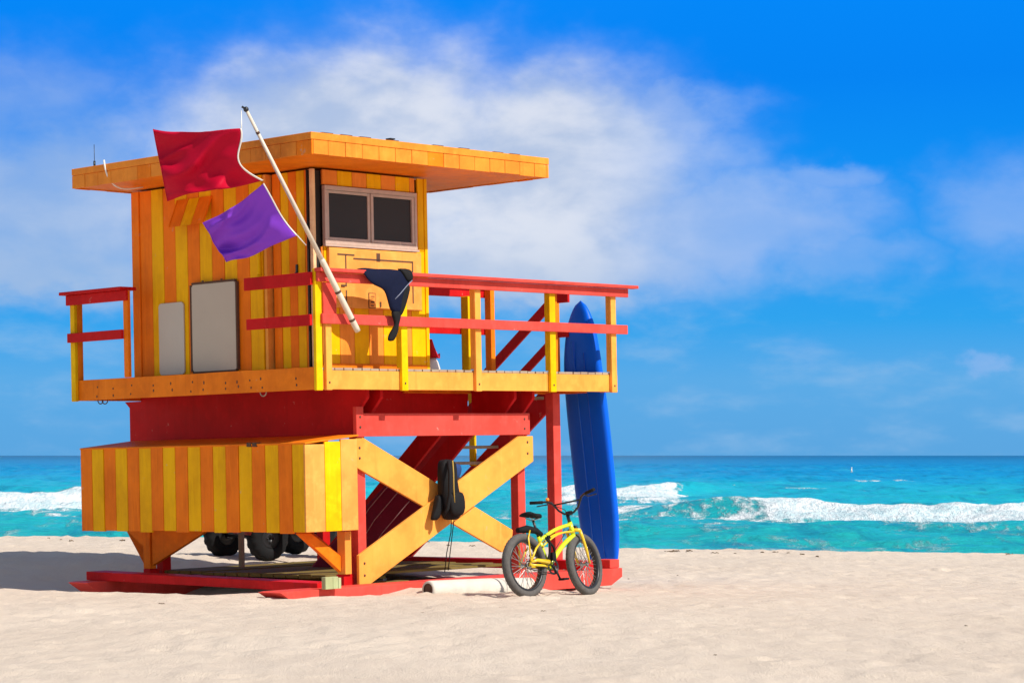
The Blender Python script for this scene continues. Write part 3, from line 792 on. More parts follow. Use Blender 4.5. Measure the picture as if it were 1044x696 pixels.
# --- the X brace
part(MB().prism([(0.872, 0.32, 1.735), (0.99, 0.32, 1.74), (3.50, 0.32, 0.575), (3.46, 0.32, 0.31), (3.30, 0.32, 0.31), (0.872, 0.32, 1.395)], (0, 0.045, 0)), 'cross_brace', LIT_AMBER)
part(MB().prism([(0.845, 0.272, 0.02), (0.845, 0.272, 0.375), (3.60, 0.272, 1.735), (3.845, 0.272, 1.735), (3.845, 0.272, 1.42), (0.99, 0.272, 0.02)], (0, 0.045, 0)), 'cross_brace', LIT_AMBER)
for (a_, b_, z_) in ((0.93, 0.318, 1.62), (0.93, 0.318, 1.50), (0.93, 0.27, 0.28), (0.93, 0.27, 0.14), (3.74, 0.27, 1.66), (3.74, 0.27, 1.52), (0.93, 0.297, 1.98), (0.93, 0.297, 1.86), (3.74, 0.312, 1.95), (3.74, 0.312, 1.83)):
    part(MB().ball((a_, b_, z_), 0.016, 0, 10, 6, (1, 0.4, 1)), 'bolt', BROWN, bevel=0)
for a_ in (1.335, 2.57, 3.9, 5.05, 0.145):
    part(MB().ball((a_, -0.051, 2.36), 0.014, 0, 10, 6, (1, 0.4, 1)), 'bolt', BROWN, bevel=0)

# --- striped storage box hung under the deck, with braces
bx0, bx1, by0, by1 = 0.0, 0.80, 0.22, 4.43
sb = MB(); k = 18; w = (by1 - by0) / k
for i in range(k):
    u0, u1 = max(by0 + 0.033, by0 + i * w + .004), by0 + (i + 1) * w - .004
    sb.box((bx0 + random.uniform(-.004, .004), u0, 0.662 + random.uniform(-.012, .012)), (0.03, u1, 1.676 + random.uniform(-.003, .003)), (i + 1) % 2)
part(sb, 'storage_box_front', OY, bevel=0.004)
se = MB()
for i, (u0, u1) in enumerate(((-0.006, 0.29), (0.296, 0.54), (0.546, 0.80))):
    se.box((u0, by0 + .002, 0.672 + 0.03 * i * 0), (u1, by0 + 0.03, 1.668 + 0.10 * u0), i % 2 and 1 or 0)
part(se, 'storage_box_side', [LIT_PEACH, YELLOW], bevel=0.004)
part(MB().box((0.034, by1 - .03, 0.67), (0.80, by1 - .002, 1.655)).box((0.034, by0 + .034, 0.67), (0.80, by1 - .034, 0.70)).box((0.77, by0 + .034, 0.705), (0.80, by1 - .034, 1.70)), 'storage_box_back', ORANGE)
part(MB().prism([(-0.010, by0 - .008, 1.670), (-0.010, by0 - .008, 1.690), (0.82, by0 - .008, 1.775), (0.82, by0 - .008, 1.755)], (0, by1 - by0 + .016, 0)), 'storage_box_lid', ORANGE)
for b_ in (1.05, 1.15):
    part(MB().box((-0.02, b_, 1.655), (0.06, b_ + 0.07, 1.705)), 'lid_hinge', BROWN, bevel=0.003)
for b_ in (0.40, 4.02):
    part(MB().box((0.70, b_ - .05, 0.16), (0.80, b_ + 0.085, 0.66)), 'brace_post', LIT_AMBER if b_ < 1 else ORANGE)
part(MB().prism([(0.06, 0.42, 0.655), (0.24, 0.42, 0.655), (0.72, 0.42, 0.36), (0.72, 0.42, 0.17)], (0, 0.07, 0)), 'knee_brace', ORANGE)
part(MB().prism([(0.72, 0.50, 0.19), (0.72, 0.50, 0.37), (0.72, 1.0, 0.655), (0.72, 1.26, 0.655)], (0.06, 0, 0)), 'knee_brace', ORANGE)
part(MB().prism([(0.72, 3.95, 0.20), (0.72, 3.95, 0.655), (0.72, 2.85, 0.655)], (0.06, 0, 0)), 'knee_brace', ORANGE)
part(MB().prism([(0.72, 4.11, 0.20), (0.72, 4.11, 0.42), (0.72, 4.50, 0.655), (0.72, 4.11, 0.655)], (0.06, 0, 0)), 'knee_brace', ORANGE)
for b_ in (0.38, 3.98):
    part(MB().box((0.70, b_, -0.02), (0.86, b_ + 0.13, 0.158)), 'leg_foot', RED)
fl = MB()
for i in range(14):
    u0 = 1.02 + i * 0.225
    fl.box((0.95, u0, 0.085 + random.uniform(-.006, .006)), (4.1, u0 + 0.205, 0.125 + random.uniform(-.008, .008)))
part(fl, 'base_floor', OLIVE, bevel=0.004)
part(MB().box((1.9, 3.62, 0.02), (1.96, 3.68, 1.76)), 'support_prop', WOOD)
# --- stairs going down behind the tower
slope = -0.74


def stairz(b_):
    return 2.46 + slope * (b_ - 1.06)


st_end = 1.06 + (2.46 + 0.05) / 0.74
for a_ in (3.97, 5.08):
    part(MB().prism([(a_, 1.062, stairz(1.06) + 0.03), (a_, 1.062, stairz(1.06) - 0.33), (a_, st_end - 0.4, stairz(st_end - 0.4) - 0.33), (a_, st_end, stairz(st_end) + 0.03)], (0.045, 0, 0)), 'stair_stringer', RED)
nst = 11
for i in range(nst):
    b_ = 1.2 + i * (st_end - 1.35) / nst
    part(MB().box((4.02, b_, stairz(b_ + 0.1) - 0.06), (5.075, b_ + 0.25, stairz(b_ + 0.1) - 0.02)), 'stair_tread', WOOD)
for dz, hh, hr in ((1.07, 0.13, 'handrail'), (0.54, 0.11, 'handrail')):
    part(MB().prism([(5.02, 0.98, stairz(0.98) + dz), (5.02, 0.98, stairz(0.98) + dz - hh * 1.25), (5.02, st_end - .5, stairz(st_end - .5) + dz - hh * 1.25), (5.02, st_end - .5, stairz(st_end - .5) + dz)], (0.04, 0, 0)), hr, RED)
for b_ in (2.4, 3.8):
    part(MB().box((4.965, b_, stairz(b_) - 0.1), (5.018, b_ + 0.09, stairz(b_) + 1.0)), 'handrail_post', YELLOW)
# second flight of slanted beams under the platform
for a_, o_ in ((2.55, 0.0), (3.10, 0.05)):
    part(MB().prism([(a_, 0.62, 1.76), (a_, 1.02, 1.76), (a_, 3.05, 0.08), (a_, 2.62, 0.08)], (0.05, 0, 0)), 'slanted_beam', RED)
# --- skids and cross runners
def skid(b0, b1, a0, a1, zt, zb, mats, tip=0.35):
    poly = [(a0, b0, zt - 0.01), (a0 + tip, b0, zb), (a1 - tip * 0.6, b0, zb), (a1, b0, zb + 0.10), (a1, b0, zt), (a0 + 0.08, b0, zt)]
    part(MB().prism(poly, (0, b1 - b0, 0)), 'skid', mats)


skid(-0.22, 0.16, -0.80, 4.93, 0.05, -0.16, LIT_CORAL)
skid(3.90, 4.28, -0.34, 4.80, 0.045, -0.19, LIT_CORAL)
part(MB().prism([(-0.03, 0.03, 0.002), (-0.03, 0.03, 0.103), (-0.03, 4.32, 0.155), (-0.03, 4.32, 0.048)], (0.30, 0, 0)), 'cross_runner', RED)
part(MB().prism([(4.2, -0.20, 0.055), (4.2, -0.20, 0.17), (4.2, 4.32, 0.17), (4.2, 4.32, 0.055)], (0.22, 0, 0)), 'cross_runner', RED)
part(MB().box((4.74, -0.18, 0.053), (4.92, 0.06, 0.16)), 'skid_block', LIT_CORAL)
for (pa, pb, rr) in ((0.0, 3.95, 0.06), (0.03, 4.08, 0.055), (-0.01, 0.95, 0.055)):
    pts = [(pa + 0.03, pb + rr * math.cos(t), 2.285 - rr * 0.9 * math.sin(t)) for t in [math.pi * i / 10 for i in range(11)]]
    part(MB().tube(pts, 0.007, 6), 'cable_loop', BROWN if pb > 2 else WOOD, bevel=0)

# ------------------------------------------------------------------ flag pole and flags
pt, pb = Vector((-1.12, -0.175, 5.31)), Vector((0.475, -0.175, 2.94))
pole = thing('flag_pole', 'white flag pole leaning on the front corner of the red railing', 'flag pole', Matrix.Translation(T2W(pb)))
L = lambda p: T2W(p) - T2W(pb)
po = MB().tube([L(pb.lerp(pt, 0.30)), L(pt)], [0.029, 0.018], 14).build('upper_tube', CREAM, pole)
MB().tube([L(pb), L(pb.lerp(pt, 0.02)), L(pb.lerp(pt, 0.32)), L(pb.lerp(pt, 0.335))], [0.034, 0.036, 0.035, 0.030], 14).build('lower_sleeve', CREAM, pole)
for t in (0.055, 0.185, 0.90):
    r = 0.0372 if t < 0.5 else 0.022
    MB().tube([L(pb.lerp(pt, t - 0.006)), L(pb.lerp(pt, t + 0.004))], r, 14).build('clamp_band', BROWN, pole)
MB().ball(L(pt), 0.03, 0).tube([L(pt), L(pt) + Vector((-0.045, 0, 0.03))], 0.012, 8).build('finial', BLACKMETAL, pole)


def flag_mesh(name, c, mat, label, cat, amp, seed, wave, hemw=0.03, bow=0.0, sag=0.0):
    """c = fly-top, hoist-top, hoist-bottom, fly-bottom (world points); rippled cloth between them"""
    TL, TR, BR, BL = [Vector(p) for p in c]; org = TR.copy(); nu, nv = 44, 34
    rs = random.Random(seed); ph = [rs.uniform(0, 6.28) for _ in range(6)]
    nrm = Vector((0.12, -1, 0.05)).normalized()
    def pos(u, v):
        p = TR.lerp(TL, u).lerp(BR.lerp(BL, u), v)
        e = max(0.0, u) ** 0.7
        d = amp * e * (math.sin(wave * u * 6.28 - v * 2.2 + ph[0]) + 0.55 * math.sin(1.7 * wave * u * 6.28 + v * 4.4 + ph[1]) + 0.35 * math.sin(v * 9 + u * 5 + ph[2]))
        q = v - 0.55 * u + 0.10 * math.sin(u * 6 + ph[1])
        d += e * (0.062 * math.sin(q * 11 + ph[4]) * (0.4 + 0.6 * math.sin(u * 3.1 + ph[5]) ** 2) + 0.022 * math.sin(q * 25 + u * 6 + ph[3]) * (0.3 + 0.7 * math.sin(v * 4 + ph[0]) ** 2))
        d += e * 0.13 * (1 - abs(math.sin(q * 5.2 + ph[2] + 0.3 * math.sin(v * 7)))) ** 1.6 * (0.75 + 0.25 * math.sin(u * 2.7 + ph[4]) ** 2)
        q3 = v + 0.9 * (1 - u) * (1 - v)
        d += 0.10 * max(0.0, u) ** 0.5 * (1 - abs(math.sin(q3 * 6.1 + ph[5] + 1.2 * u))) ** 1.8
        q2 = u + 0.35 * v
        d += e * 0.034 * math.sin(q2 * 14 + 2.0 * v + ph[2]) * v
        p = p + nrm * d
        p.z += sag * math.sin(math.pi * u) * (1 - 0.3 * v) + 0.015 * math.sin(u * 9 + ph[3]) * v * e
        p.x += bow * math.sin(math.pi * v ** 1.6) * (1 - u)
        return p - org
    def sheet(u0, u1, n_, off):
        mb = MB(); vs = []
        for i in range(n_ + 1):
            for j in range(nv + 1):
                vs.append(pos(u0 + (u1 - u0) * i / n_, j / nv) + nrm * off)
        mb.add(vs, [(i * (nv + 1) + j, (i + 1) * (nv + 1) + j, (i + 1) * (nv + 1) + j + 1, i * (nv + 1) + j + 1) for i in range(n_) for j in range(nv)], 0, True)
        return mb
    o = sheet(0, 1, nu, 0).build(name, mat)
    o.location = org; tag(o, label, cat)
    sd = o.modifiers.new('cloth', 'SOLIDIFY'); sd.thickness = 0.005; sd.offset = 0
    h = sheet(-0.003, 0.014, 3, 0).build('hoist_hem', WHITE, o)
    s2 = h.modifiers.new('cloth', 'SOLIDIFY'); s2.thickness = 0.009; s2.offset = 0
    MB().tube([pos(1.0, j / nv) for j in range(nv + 1)], 0.006, 6).build('fly_hem', mat, o)
    return o


flag_mesh('red_flag', [(-3.953, 26.75, 5.115), (-2.924, 26.2, 5.068), (-2.701, 26.3, 4.518), (-3.804, 26.8, 4.358)], REDFLAG, 'red flag blowing from the top of the white pole', 'flag', 0.085, 4, 0.55, bow=-0.17, sag=-0.03)
flag_mesh('purple_flag', [(-3.414, 26.8, 4.098), (-2.691, 26.3, 4.486), (-2.351, 26.55, 3.945), (-3.177, 27.0, 3.68)], PURPLE, 'purple flag blowing just below the red flag', 'flag', 0.090, 9, 0.6, bow=-0.03, sag=-0.035)
for r0, r1 in (((-2.942, 26.36, 5.281), (-2.921, 26.2, 5.066)), ((-2.351, 26.55, 3.945), (-2.272, 26.75, 3.855))):
    MB().tube([Vector(r0) - T2W(pb), Vector(r1) - T2W(pb)], 0.006, 6).build('halyard', WHITE, pole)

# ------------------------------------------------------------------ wetsuit over the rail
def cloth_prism(poly, b, thick, bulge, seed=0):
    """flat garment outline (a, z) at tower plane b, pillowed to the front"""
    return [(a, b, z) for a, z in poly]


def soft_shape(outline, depth, nrm_off, org, rows=14):
    """outline given as rows (z, left, right); makes a rounded fabric body with creases; tower coords"""
    mb = MB(); n = 16; vs = []
    for k, (z, l, r, bc, th) in enumerate(outline):
        for j in range(n):
            a = 2 * math.pi * j / n
            ca, sa = math.cos(a), math.sin(a)
            x = (l + r) / 2 + (r - l) / 2 * math.copysign(abs(ca) ** 0.8, ca)
            y = bc + th * math.copysign(abs(sa) ** 0.8, sa) * (1 + 0.25 * math.sin(k * 1.9 + j * 1.3))
            vs.append(T2W((x, y, z + 0.010 * math.sin(j * 2.1 + k))) - org)
    K = len(outline)
    fs = [(i * n + j, i * n + (j + 1) % n, (i + 1) * n + (j + 1) % n, (i + 1) * n + j) for i in range(K - 1) for j in range(n)]
    mb.add(vs, fs, 0, True)
    mb.f += [tuple(range(n)), tuple((K - 1) * n + j for j in range(n))]; mb.m += [0, 0]; mb.sm += [True, True]
    return mb


worg = T2W((0.95, -0.15, 3.65))
suit = thing('wetsuit', 'black and navy wetsuit hung over the red top rail', 'wetsuit', Matrix.Translation(worg))


def sub(o, lv=1):
    m = o.modifiers.new('soft', 'SUBSURF'); m.levels = lv; m.render_levels = lv
    return o


sub(soft_shape([(3.66, 0.60, 1.30, -0.04, 0.10), (3.672, 0.57, 1.33, -0.06, 0.115), (3.62, 0.575, 1.335, -0.165, 0.03), (3.53, 0.635, 1.315, -0.18, 0.030), (3.47, 0.72, 1.29, -0.178, 0.034),
                (3.44, 0.88, 1.27, -0.176, 0.036), (3.38, 0.93, 1.25, -0.175, 0.034), (3.28, 0.965, 1.225, -0.172, 0.036), (3.16, 1.005, 1.175, -0.170, 0.032)], 0, 0, worg).build('torso', NAVY, suit))
sub(soft_shape([(3.20, 1.00, 1.175, -0.168, 0.036), (3.10, 1.04, 1.150, -0.168, 0.034), (3.04, 1.07, 1.125, -0.168, 0.024), (3.00, 1.05, 1.125, -0.168, 0.026), (2.94, 0.985, 1.10, -0.168, 0.034), (2.88, 0.955, 1.07, -0.168, 0.030), (2.835, 0.95, 1.03, -0.168, 0.020)],
               0, 0, worg).build('leg', BLACK, suit))
sub(soft_shape([(3.685, 1.16, 1.30, -0.13, 0.05), (3.66, 1.15, 1.345, -0.175, 0.045), (3.58, 1.21, 1.35, -0.19, 0.036), (3.53, 1.25, 1.335, -0.19, 0.025)], 0, 0, worg).build('collar', BLACK, suit))
sub(soft_shape([(3.50, 1.22, 1.315, -0.190, 0.026), (3.38, 1.17, 1.275, -0.188, 0.026), (3.25, 1.13, 1.235, -0.184, 0.024), (3.12, 1.10, 1.165, -0.180, 0.018)], 0, 0, worg).build('sleeve', BLACK, suit))
MB().tube([T2W(p) - worg for p in ((1.31, -0.218, 3.545), (1.22, -0.216, 3.475), (1.12, -0.214, 3.385), (1.04, -0.208, 3.32))], 0.006, 6).build('seam', PIPING, suit)

# ------------------------------------------------------------------ backpack hung on the cross brace
borg = T2W((2.2, 0.17, 1.40))
pack = thing('backpack', 'black backpack hanging where the yellow braces cross', 'backpack', Matrix.Translation(borg))
sub(soft_shape([(1.47, 2.12, 2.28, 0.17, 0.05), (1.42, 2.07, 2.33, 0.16, 0.09), (1.30, 2.07, 2.34, 0.165, 0.09), (1.10, 2.08, 2.36, 0.155, 0.10), (0.95, 2.09, 2.38, 0.15, 0.11), (0.82, 2.11, 2.38, 0.15, 0.11), (0.76, 2.14, 2.36, 0.15, 0.09), (0.74, 2.19, 2.31, 0.16, 0.05)],
               0, 0, borg).build('bag', BLACKCLOTH, pack))
sub(soft_shape([(1.08, 2.13, 2.35, 0.075, 0.035), (1.04, 2.11, 2.37, 0.055, 0.045), (0.86, 2.12, 2.385, 0.04, 0.05), (0.78, 2.16, 2.35, 0.065, 0.04)], 0, 0, borg).build('front_pocket', BLACKCLOTH, pack))
MB().tube([T2W(p) - borg for p in ((2.14, 0.07, 1.44), (2.09, 0.0, 1.30), (2.08, 0.0, 1.05), (2.06, 0.02, 0.88), (2.02, 0.06, 0.80))], 0.022, 8).build('strap', BLACKCLOTH, pack)
MB().tube([T2W(p) - borg for p in ((2.20, 0.06, 1.45), (2.17, 0.02, 1.30), (2.16, 0.01, 1.12), (2.18, 0.02, 0.92))], 0.008, 6).build('piping', plain('gold_piping', (0.45, 0.30, 0.05), 0.6), pack)
sub(soft_shape([(1.42, 2.26, 2.44, 0.20, 0.06), (1.36, 2.26, 2.46, 0.19, 0.07), (1.27, 2.27, 2.44, 0.19, 0.06), (1.22, 2.30, 2.40, 0.19, 0.03)], 0, 0, borg).build('side_pouch', BLUECLOTH, pack))
sub(soft_shape([(1.06, 2.03, 2.09, 0.17, 0.05), (0.92, 1.99, 2.09, 0.16, 0.06), (0.80, 1.93, 2.07, 0.16, 0.05), (0.74, 1.92, 2.03, 0.17, 0.03)], 0, 0, borg).build('side_flap', BLACKCLOTH, pack))
MB().tube([T2W(p) - borg for p in ((2.22, 0.12, 0.78), (2.21, 0.12, 0.6), (2.16, 0.15, 0.35), (2.15, 0.18, 0.12))], 0.006, 6).build('drawstring', BLACKCLOTH, pack)
MB().tube([T2W(p) - borg for p in ((2.27, 0.12, 0.77), (2.24, 0.12, 0.62), (2.22, 0.15, 0.36), (2.21, 0.18, 0.14))], 0.006, 6).build('drawstring', BLACKCLOTH, pack)

# ------------------------------------------------------------------ paddleboard leaning on the end of the deck
base_t, tip_t = Vector((5.58, 0.65, -0.12)), Vector((5.02, 0.565, 3.47))
borg = T2W(base_t); ax = (T2W(tip_t) - borg); Lb = ax.length; ez = ax.normalized()
ey = (M3 @ Vector((0.13, 1, 0))); ey = (ey - ez * ey.dot(ez)).normalized(); ex = ey.cross(ez)   # ex points to +a
mb = MB(); nz, nn = 60, 20; vs = []
for i in range(nz + 1):
    t = i / nz
    wd = 0.385 * (max(0.0, 1 - (abs(t - 0.42) / 0.58) ** 3.6) ** 0.62 if t > 0.42 else max(0.0, 1 - ((0.42 - t) / 0.46) ** 3.2) ** 0.6)
    th = 0.075 * (max(0, min(1, t * 9, (1 - t) * 12)) ** 0.5)
    rock = 0.16 * max(0, t - 0.72) ** 1.6 * 4
    for j in range(nn):
        a = 2 * math.pi * j / nn; ca, sa = math.cos(a), math.sin(a)
        y = wd * math.copysign(abs(ca) ** 0.75, ca); x = th * math.copysign(abs(sa) ** 0.6, sa) + 0.012 * (abs(ca) - 0.5) * 0
        vs.append(ez * (t * Lb) + ey * y + ex * (x + rock))
mb.add(vs, [(i * nn + j, i * nn + (j + 1) % nn, (i + 1) * nn + (j + 1) % nn, (i + 1) * nn + j) for i in range(nz) for j in range(nn)], 0, True)
brd = mb.build('paddleboard', BOARDBLUE); brd.location = borg
tag(brd, 'long blue paddleboard standing on end against the right end of the tower deck', 'paddleboard')
MB().tube([ez * (t * Lb) - ex * 0.077 + ey * 0.07 for t in (0.06, 0.3, 0.6, 0.86)], 0.008, 6).build('stringer_line', plain('light_blue_line', (0.01, 0.15, 0.75), 0.5), brd)
MB().tube([ez * (t * Lb) - ex * 0.075 - ey * 0.13 for t in (0.05, 0.3, 0.6, 0.82)], 0.006, 6).build('stringer_line', plain('pale_blue_line', (0.005, 0.10, 0.62), 0.5), brd)
MB().ball(ez * 0.14 - ex * 0.066 - ey * 0.24, 0.04, 0, 12, 8, (0.5, 0.7, 1.4)).build('repair_patch', plain('chalky_patch', (0.45, 0.50, 0.55), 0.8), brd)

# ------------------------------------------------------------------ fat-tyre bicycle
RW = 0.358


def bike_frame_matrix():
    rear = Vector((0.175, 26.80, 0)); hd = R(49.5)
    rear.z = ground(rear.x, rear.y)
    fr_ = rear + Vector((math.cos(hd), math.sin(hd), 0)) * 1.06; fr_.z = ground(fr_.x, fr_.y)
    X = (fr_ - rear).normalized(); lean = R(8.5)
    Y = Vector((-math.sin(hd), math.cos(hd), 0)); Z = X.cross(Y).normalized()
    Y = Z.cross(X)
    Z2 = Z * math.cos(lean) + Y * math.sin(lean); Y2 = Z2.cross(X)
    m = Matrix((X, Y2, Z2)).transposed().to_4x4(); m.translation = rear + Vector((0, 0, -0.012))
    return m


bike = thing('bicycle', 'yellow fat tyre bicycle leaning beside the blue paddleboard', 'bicycle', bike_frame_matrix())


def wheel(parent, cpos, axd):
    c = Vector(cpos); ax_ = Vector(axd)
    tr, tw = 0.043, 0.046
    rim = MB().ring(c, ax_, [(-0.034, 0.262), (0.034, 0.262), (0.036, 0.284), (0.030, 0.290), (-0.030, 0.290), (-0.036, 0.284)], 56)
    w_ = rim.build('wheel', BLACKMETAL, parent)
    prof = [(tw * math.sin(t), RW - tr + tr * math.cos(t)) for t in [2 * math.pi * k / 18 for k in range(18)]]
    def bump(i, j):
        t = 2 * math.pi * j / 18
        tread = math.cos(t) ** 0.6 if math.cos(t) > 0.1 else 0
        return (0.006 if ((i + (j % 3)) % 3) == 0 else -0.003) * tread
    MB().ring(c, ax_, prof, 132, 0, bump).build('tyre', TYRE, w_)
    MB().tube([c - ax_ * 0.055, c - ax_ * 0.036, c - ax_ * 0.035, c + ax_ * 0.035, c + ax_ * 0.036, c + ax_ * 0.055], [0.012, 0.030, 0.018, 0.018, 0.030, 0.012], 12).build('hub', STEEL, w_)
    u = ax_.orthogonal().normalized(); v = ax_.cross(u); spk = MB()
    for k in range(32):
        a = 2 * math.pi * k / 32; a2 = a + (0.35 if (k // 2) % 2 else -0.35); sgn = 1 if k % 2 else -1
        spk.tube([c + ax_ * (0.034 * sgn) + (u * math.cos(a2) + v * math.sin(a2)) * 0.028, c + (u * math.cos(a) + v * math.sin(a)) * 0.264], 0.0034, 4, caps=False)
    spk.build('spokes', STEEL, w_)
    return w_


RA, BBp = Vector((0, 0, RW)), Vector((0.42, 0, 0.335))
st = R(-10); FA = Vector((1.06, 0, RW))
wheel(bike, RA, (0, 1, 0)); 
hb, htp = Vector((0.925, 0, 0.66)), Vector((0.865, 0, 0.845))
seat_t = Vector((0.285, 0, 0.68))
fm = MB()
fm.tube([BBp, seat_t], 0.021, 12)
def arc(p, q, rise, n=9):
    return [p.lerp(q, t / (n - 1)) + Vector((0, 0, rise * math.sin(math.pi * t / (n - 1)))) for t in range(n)]
fm.tube(arc(htp + Vector((0.01, 0, -0.03)), seat_t + Vector((0.01, 0, -0.05)), 0.03), 0.021, 12, 0)
fm.tube(arc(hb + Vector((-.01, 0, 0.03)), BBp, 0.04), 0.028, 12, 0)
fm.tube([hb, htp], 0.027, 14, 0)
fm.tube([BBp - Vector((0, .05, 0)), BBp + Vector((0, .05, 0))], 0.034, 14, 0)
fm.build('frame', BIKEYELLOW, bike)
for s_ in (-1, 1):
    MB().tube([BBp + Vector((-0.03, 0.035 * s_, 0)), RA + Vector((0.25, 0.07 * s_, -0.01)), RA + Vector((0, 0.078 * s_, 0))], 0.014, 10).build('chain_stay', BIKEAMBER, bike)
    MB().tube([seat_t + Vector((0.005, 0.03 * s_, -0.06)), RA + Vector((0.14, 0.072 * s_, 0.18)), RA + Vector((0, 0.078 * s_, 0))], 0.012, 10).build('seat_stay', BIKEAMBER, bike)
for s_ in (-1, 1):
    MB().tube([Vector((0.02, 0.085 * s_, RW + 0.02)), Vector((0.03, 0.07 * s_, 0.66)), Vector((0.12, 0.03 * s_, 0.755))], 0.009, 8).build('rack_strut', BIKEAMBER, bike)
    MB().tube(arc(hb + Vector((-0.03, 0.028 * s_, 0.07)), Vector((0.30, 0.035 * s_, 0.56)), 0.055), 0.011, 8).build('side_tube', BIKEAMBER, bike)
MB().tube([BBp + Vector((-0.10, -0.085, 0.05)), RA + Vector((0.12, -0.09, 0.05)), RA + Vector((0.02, -0.09, 0.03))], [0.03, 0.02, 0.012], 8).build('chain_guard', BIKEAMBER, bike)
# steering assembly turned a little to the left, about the head tube
steer = (htp - hb).normalized(); RS = Matrix.Rotation(R(9), 4, steer)
def sv(p):
    p = Vector(p); return hb + (RS @ (p - hb))
axd = (RS.to_3x3() @ Vector((0, 1, 0)))
FAs = sv(FA)
wheel(bike, FAs, axd)
fk = MB()
for s_ in (-1, 1):
    fk.tube([sv((0.925, 0.085 * s_, 0.735)), sv((0.955, 0.086 * s_, 0.66)), sv((1.02, 0.082 * s_, 0.5)), sv(FA + Vector((0, 0.075 * s_, 0)))], [0.018, 0.019, 0.017, 0.012], 12)
fk.tube([sv((0.925, -0.088, 0.735)), sv((0.915, 0, 0.752)), sv((0.925, 0.088, 0.735))], 0.022, 12)
fk.build('fork', BIKEAMBER, bike)
hbm = MB()
stem_t = Vector((0.845, 0, 0.915)); clampp = Vector((0.885, 0, 0.945))
stm = MB().tube([sv(htp), sv(stem_t)], 0.020, 10).tube([sv(stem_t), sv(clampp)], 0.022, 10).tube([sv(clampp - Vector((0, .035, 0))), sv(clampp + Vector((0, .035, 0)))], 0.026, 12)
stm.build('stem', BLACKMETAL, bike)
for s_ in (-1, 1):
    hbm.tube([sv(clampp), sv(clampp + Vector((0, 0.06 * s_, 0.0))), sv(clampp + Vector((0.0, 0.13 * s_, 0.05))), sv(clampp + Vector((-0.02, 0.20 * s_, 0.155))), sv(clampp + Vector((-0.05, 0.26 * s_, 0.175))), sv(clampp + Vector((-0.10, 0.40 * s_, 0.19)))], 0.0125, 10)
hbm.tube([sv(clampp + Vector((-0.012, -0.185, 0.125))), sv(clampp + Vector((-0.012, 0.185, 0.125)))], 0.010, 8)
hbm.build('handlebar', BLACKMETAL, bike)
for s_ in (-1, 1):
    MB().tube([sv(clampp + Vector((-0.06, 0.29 * s_, 0.177))), sv(clampp + Vector((-0.112, 0.43 * s_, 0.193)))], 0.019, 12).build('grip', BLACK, bike)
    MB().tube([sv(clampp + Vector((-0.045, 0.25 * s_, 0.17))), sv(clampp + Vector((0.02, 0.27 * s_, 0.15))), sv(clampp + Vector((-0.02, 0.40 * s_, 0.15)))], 0.007, 6).build('brake_lever', BLACKMETAL, bike)
MB().tube([sv((0.945, 0.0, 0.775)), sv((0.985, 0.0, 0.775))], 0.030, 12).build('front_lamp', BLACKMETAL, bike)
MB().ball(sv(clampp + Vector((-0.04, 0.235, 0.20))), 0.022).build('bell', plain('orange_plastic', (0.8, 0.25, 0.02), 0.4), bike)
MB().tube([sv(clampp + Vector((0.0, 0.25, 0.16))), sv(clampp + Vector((0.09, 0.10, 0.06))), sv((0.96, 0.03, 0.80)), Vector((0.80, 0.03, 0.72)), Vector((0.45, 0.03, 0.40))], 0.005, 6).build('brake_cable', BLACKMETAL, bike)
sp_t = Vector((0.225, 0, 0.86))
MB().tube([seat_t, sp_t], 0.015, 10).build('seat_post', BLACKMETAL, bike)
# saddle: wide at the back, nose forward
sd = MB(); vs = []; nr = 10; nn = 14
for i in range(nr + 1):
    t = i / nr; x = 0.09 + 0.29 * t; hwid = 0.095 * (1 - t) ** 1.1 + 0.024; zc = 0.905 + 0.025 * (1 - t) ** 2
    e = min(1, t * 8 + 0.25, (1 - t) * 7 + 0.25)
    for j in range(nn):
        a = 2 * math.pi * j / nn
        vs.append((x, hwid * e * math.cos(a), zc + 0.033 * e * math.sin(a) * (1.0 if math.sin(a) > 0 else 0.7)))
sd.add(vs, [(i * nn + j, i * nn + (j + 1) % nn, (i + 1) * nn + (j + 1) % nn, (i + 1) * nn + j) for i in range(nr) for j in range(nn)], 0, True)
sd.f += [tuple(range(nn)), tuple(nr * nn + j for j in range(nn))]; sd.m += [0, 0]; sd.sm += [False, False]
sdo = sd.build('saddle', BLACK, bike)
MB().tube([(0.13, 0.03, 0.89), (0.22, 0.025, 0.862), (0.34, 0.012, 0.89)], 0.006, 6).tube([(0.13, -0.03, 0.89), (0.22, -0.025, 0.862), (0.34, -0.012, 0.89)], 0.006, 6).build('rails', STEEL, sdo)
# crankset, pedals, chain
cr = MB().ring(BBp + Vector((0, -0.062, 0)), (0, 1, 0), [(-0.003, 0.070), (0.003, 0.070), (0.003, 0.092), (-0.003, 0.092)], 40)
ca = R(-62); cdv = Vector((math.cos(ca), 0, math.sin(ca)))
cr.tube([BBp + Vector((0, -0.075, 0)), BBp + Vector((0, -0.082, 0)) + cdv * 0.17], [0.016, 0.012], 8).tube([BBp + Vector((0, 0.075, 0)), BBp + Vector((0, 0.082, 0)) - cdv * 0.17], [0.016, 0.012], 8)
cr.tube([BBp - Vector((0, .08, 0)), BBp + Vector((0, .08, 0))], 0.015, 10)
for k in range(5):
    a = 2 * math.pi * k / 5; cr.tube([BBp + Vector((0, -0.062, 0)), BBp + Vector((0.072 * math.cos(a), -0.062, 0.072 * math.sin(a)))], 0.008, 6)
cro = cr.build('crank', BLACKMETAL, bike)
